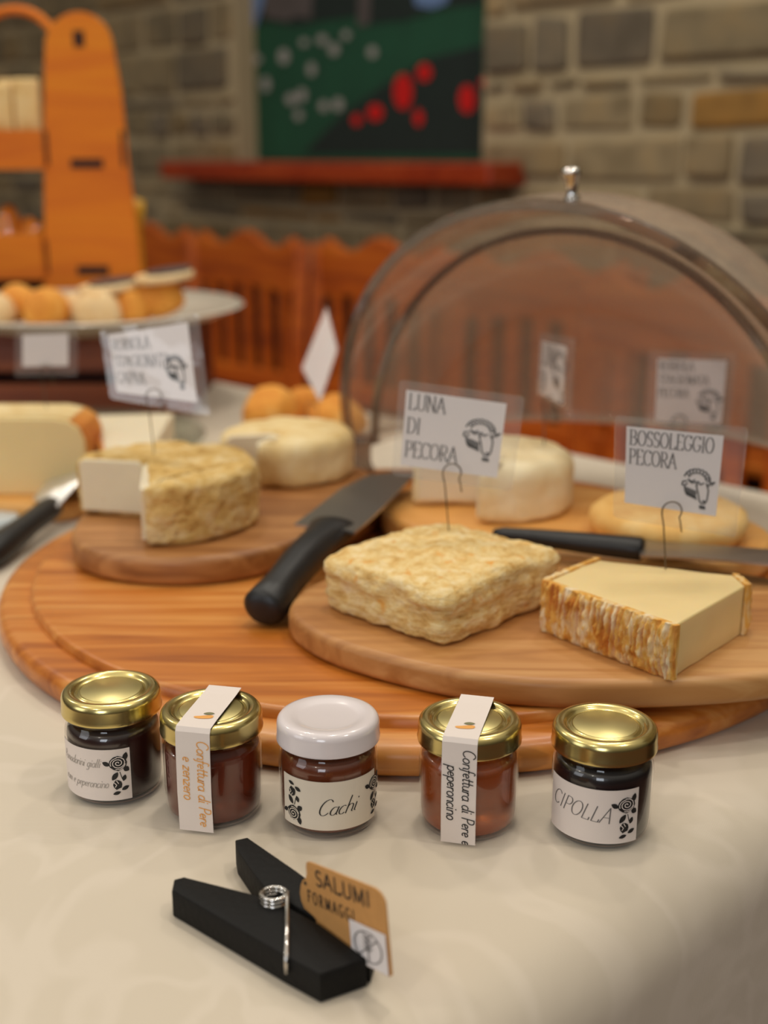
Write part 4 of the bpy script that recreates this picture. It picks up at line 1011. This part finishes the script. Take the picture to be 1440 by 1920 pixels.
v, f = tube([Vector(path[-1]), Vector((cp.x+.0050, cp.y-.003, PZ+.0030)), Vector(((e.x+cp.x+.005)/2, (e.y+cp.y)/2, PZ+.0018)), Vector((e.x, e.y, PZ+.001)), Vector((e.x, e.y-.0012, PZ-.001)), Vector((e.x, e.y-.0014, PZ-.006))], .0008, 8); link('spring_wire', v, f, M['chrome'], spg)
# tag: corners TL TR BR BL
j1, j2 = U(606, 1729, PZ), U(692, 1795, PZ)
def on_jaw(px, py):
    r = Vector(ray(px, py)); nj = Vector((-(j2-j1).y, (j2-j1).x, 0)); t_ = j1.dot(nj)/r.dot(nj); p = r*t_; p.z += CH; return p
tgc = [on_jaw(562, 1608), on_jaw(722, 1672), on_jaw(736, 1834), on_jaw(575, 1752)]
base = (tgc[2]+tgc[3])/2; base.z = 0.0
tg = thing('kraft_tag', 'brown kraft tag reading SALUMI FORMAGGI gripped by the black peg', 'tag', base)
m = qmap([q-base for q in tgc])
op = [(.0, .70), (.08, .78), (.08, .97), (.12, 1.0), (.93, 1.0), (1.0, .90), (1.0, .0), (.1, .0), (.03, .30), (-.04, .48)]
op = smooth_poly(resample(op, .12), 1); n = len(op); v = [m(x, y, o_) for o_ in (.0003, -.0003) for x, y in op]
f = [tuple(range(n)), tuple(range(n, 2*n))]+[(i, (i+1) % n, n+(i+1) % n, n+i) for i in range(n)]
kt = link('kraft_card', v, f, M['kraft'], tg, smooth=False)
st = strokes_of('SALUMI', .19, .74, .19, .82, 0, False, .05, .05); v, f = ribbons(st, .009, .013, m, .0005)
v2, f2 = ribbons(strokes_of('FORMAGGI', .07, .47, .150, .50, 0, False, .04, .15), .0055, .009, m, .0005); v, f = join([(v, f), (v2, f2)]); link('lettering', v, f, M['ink'], kt, smooth=False)
v, f = fill([(.055+.018*math.cos(a*PI/6), .70+.026*math.sin(a*PI/6)) for a in range(12)], m, .0005); link('punched_hole', v, f, M['ink'], kt, smooth=False)
sq_ = lambda u, v_, o_: m(.58+u*.40, .02+v_*.48, o_)
v, f = grid_sheet(sq_, 0, 1, 0, 1, .0002, 0); v = [Vector(q)+(m(0, 0, .0008)-m(0, 0, 0)) for q in v]; stk = link('white_sticker', v, f, M['card'], kt, smooth=False)
ws = [arc(.5, .5, .38, .38, 0, 360, 24), [(.5, .14), (.5, .8)], [(.24, .24), (.78, .76)]]
for i in range(4): ws += [[(.5, .4+.11*i), (.38, .5+.11*i)], [(.5, .4+.11*i), (.62, .5+.11*i)]]
v, f = ribbons(ws, .016, .012, sq_, .0012); link('wheat_symbol', v, f, M['inkgrey'], stk, smooth=False)

# ================================================================== BACK OF THE TABLE
# glass tray
v, f = lathe([(0, .001), (.10, .001), (.125, .008), (.133, .017), (.136, .019), (.138, .017), (.129, .006), (.120, .0030), (.10, -.0003), (0, -.0003)], 90)
gt = lift(link('glass_tray', v, f, M['trayglass'], auto=50), (-.315, 1.20, .0006)); tag(gt, 'round greenish glass tray behind the cheeses at left', 'tray')
# golden rolls
def roll(label, c, rx, ry, rz_, mat, grp, cat='bread', rot=0, name='bread_roll', parts=None):
    v, f = [], []; n, m_ = 28, 14
    for j in range(m_+1):
        ph = -PI/2+PI*j/m_
        for i in range(n):
            a = 2*PI*i/n; v.append(Vector((rx*math.cos(ph)*math.cos(a), ry*math.cos(ph)*math.sin(a), rz_*math.sin(ph) if ph > 0 else rz_*.6*math.sin(ph))))
    for j in range(m_):
        for i in range(n): k = (i+1) % n; f.append((j*n+i, j*n+k, (j+1)*n+k, (j+1)*n+i))
    s = rnd.uniform(0, 50)
    v = [q*(1+.24*noise.noise(q*34+Vector((s, 0, 0)))) for q in v]
    zmin = min(q.z for q in v); v = [q-Vector((0, 0, zmin)) for q in v]
    o = link(name, v, f, mat); lift(o, c); o.rotation_euler = (0, 0, rot); return tag(o, label, cat, grp)
roll('golden bread roll left of the thin diamond card', (-.116, 1.27, .0005), .031, .04, .032, M['bread'], 'golden rolls')
roll('golden bread roll right of the thin diamond card', (-.050, 1.27, .0005), .031, .04, .028, M['bread'], 'golden rolls')
roll('small golden bread roll between the two larger rolls', (-.084, 1.345, .0005), .022, .026, .026, M['bread'], 'golden rolls')

# dark crate and plate
cr_ = thing('wooden_crate', 'dark reddish wooden crate carrying the white plate at left', 'crate', (-.42, 1.50, 0))
for x0, x1, y0, y1, z0, z1 in [(-.2, .2, -.10, -.088, .0005, .034), (-.2, .2, -.10, -.088, .048, .082), (-.2, .2, .088, .10, .0005, .082), (-.2, -.188, -.088, .088, .0005, .082), (.188, .2, -.088, .088, .0005, .082), (-.2, .2, -.1, .1, .082, .092)]:
    v, f = box(x0, x1, y0, y1, z0, z1); bevel(link('board', v, f, M['crate'], cr_, smooth=False), .0015)
pc = Vector((-.345, 1.44, .0925))
v, f = lathe([(0, .001), (.08, .001), (.085, .003), (.15, .020), (.18, .028), (.183, .026), (.155, .014), (.09, -.0) if False else (.09, .0004), (0, .0004)], 90)
pl = lift(link('serving_plate', v, f, M['porcelain'], auto=50), pc); tag(pl, 'large white plate of bread pieces raised at the back left', 'plate')
br = [(-8, 602, .026, 'breadpale', 'pale bread piece cut off by the left picture edge', 1.40, 0), (38, 600, .026, 'bread', 'golden bread piece at the left end of the plate', 1.43, 0),
      (88, 598, .026, 'bread', 'golden bread piece second from the left on the plate', 1.40, 0), (135, 600, .026, 'breadpale', 'pale bread piece in the middle of the plate', 1.43, 0),
      (185, 598, .026, 'breadpale', 'pale bread piece under the dark-topped slice', 1.40, 0), (240, 596, .028, 'bread', 'orange-gold bread piece right of the plate centre', 1.42, 0), (298, 588, .030, 'bread', 'orange-gold bread piece nearest the right rim of the plate', 1.43, .005)]
for i, (px, py, r_, mt, lb_, Yb, dz_) in enumerate(br):
    q = V(px, 600, Yb); roll(lb_, (q.x, q.y, pc.z+(.004 if abs(q.x-pc.x) < .06 else .008)+dz_), r_, .021, .023+.003*(i % 3)+(.006 if px > 280 else 0), M[mt], 'bread pieces on the white plate', rot=0)
for i, (px, z_, lb_) in enumerate([(205, .044, 'pale slice with dark topping lying across the bread on the plate'), (312, .056, 'topmost slice with dark topping near the right of the plate')]):
    q = V(px, 580, 1.42); t = thing('topped_slice', lb_, 'bread', (q.x, q.y, pc.z+z_), .1, 'topped slices')
    t.rotation_euler = (.12, -.12, .1)
    v, f = slab(ellipse(0, 0, .034, .020, 0, 32), 0, .009, .004); link('slice', v, f, M['breadpale'], t)
    v, f = slab(ellipse(.006, 0, .026, .014, 0, 24), .009, .013, .002); link('topping', v, f, M['topping'], t)

# plywood stand
ps_ = thing('plywood_stand', 'tall orange plywood tiered stand with rounded side panels at back left', 'stand', (-.365, 1.66, 0))
SO = Vector((-.365, 1.66, 0))
def panel(ptsl, y0, y1, mat, name, par):
    pts = [(p.x-SO.x, p.z) for p in ptsl]; n = len(pts); v = [(a, y, b) for y in (y0, y1) for a, b in pts]
    f = [tuple(range(n)), tuple(range(n, 2*n))]+[(i, (i+1) % n, n+(i+1) % n, n+i) for i in range(n)]
    return bevel(link(name, v, f, mat, par, smooth=False), .0008)
Yp = 1.66
side = [(84, 700), (84, 130)]+[(148-64*math.cos(math.radians(a)), 92-70*math.sin(math.radians(a))) for a in range(15, 166, 15)]+[(228, 170), (243, 320), (258, 430), (272, 570), (285, 700)]
sd = [V(px, py, Yp) for px, py in side]
for q in sd[:1]+sd[-1:]: q.z = .0005
sp1 = panel(sd, -.004, .004, M['ply'], 'side_panel', ps_)
for (x0, y0, x1, y1) in [(138, 58, 160, 88), (134, 298, 195, 315), (146, 498, 206, 515), (84, 245, 94, 310), (86, 450, 94, 512), (226, 245, 236, 312)]:
    a, b = V(x0, y0, Yp), V(x1, y1, Yp); v, f = box(a.x-SO.x, b.x-SO.x, -.0052, -.0035, b.z, a.z); link('slot', v, f, M['burnt'], sp1, smooth=False)
# far side panel with arched top and shelves running left
v, f = tube([V(px, py, Yp+.05)-SO for px, py in [(-60, 130)]+[(28-92*math.cos(math.radians(a)), 130-112*math.sin(math.radians(a))) for a in range(0, 181, 12)]+[(120, 300)]], .01, 8, rr=[(.009, .006)]*18); link('arched_handle', v, f, M['ply'], ps_)
for (y_top, y_bot) in [(243, 318), (438, 524)]:
    a = V(-120, y_top, Yp-.005); b = V(84, y_bot, Yp-.005)
    v, f = join([box(a.x-SO.x, b.x-SO.x, -.008, -.004, b.z, a.z), box(a.x-SO.x, b.x-SO.x, -.004, .10, b.z, b.z+.005), box(a.x-SO.x, b.x-SO.x, .10, .104, b.z, a.z)])
    link('tray', v, f, M['ply'], ps_, smooth=False)
bk = [V(px, py, Yp+.108) for px, py in [(-140, 700), (-140, 520), (84, 520), (84, 700)]]
for q in (bk[0], bk[3]): q.z = .0005
pts = [(p.x-SO.x, p.z) for p in bk]; n = 4; v = [(a, y, b) for y in (.104, .108) for a, b in pts]; f = [tuple(range(n)), tuple(range(n, 2*n))]+[(i, (i+1) % n, n+(i+1) % n, n+i) for i in range(n)]
link('back_board', v, f, M['burnt'], ps_, smooth=False)
z1 = V(0, 318, Yp).z+.006
for px, yy, hh, lb_ in [(0, .014, .100, 'pale crispbread at the left picture edge, front of the upper tray'), (52, .014, .106, 'pale crispbread in the upper tray right beside the side panel'),
                        (22, .062, .108, 'pale crispbread in the second row of the upper tray')]:
    a = V(px, 200, Yp+yy); v, f = box(-.0165, .0165, -.008, .008, 0, hh)
    o = bevel(link('crispbread', v, f, M['toast'], smooth=False), .004); lift(o, (a.x, Yp+yy+.002, z1)); o.rotation_euler = (0, 0, .03)
    tag(o, lb_, 'crispbread', 'crispbreads in the upper tray')
z2 = V(0, 524, Yp).z+.006
for i, (px, hh, lb_) in enumerate([(12, .085, 'shiny orange snack bag in the lower tray, at the left edge'), (58, .07, 'shiny orange snack bag in the lower tray, next to the side panel')]):
    q = V(px, 420, Yp+.035); roll(lb_, (q.x, Yp+.045, z2), .022, .03, hh*.62, M['bag'], 'snack bags in the lower tray', 'bag', rot=.4*i, name='snack_bag')
q = V(262, 400, 1.70); v, f = lathe([(0, 0), (.010, .0), (.011, .01), (.008, .12), (.006, q.z-.02), (.011, q.z-.005), (.012, q.z+.015), (0, q.z+.02)], 20)
yb_ = lift(link('yellow_bottle', v, f, M['lemon']), (V(255, 392, 1.70).x, 1.70, .0005)); tag(yb_, 'slim yellow bottle just showing past the plywood side panel', 'bottle')
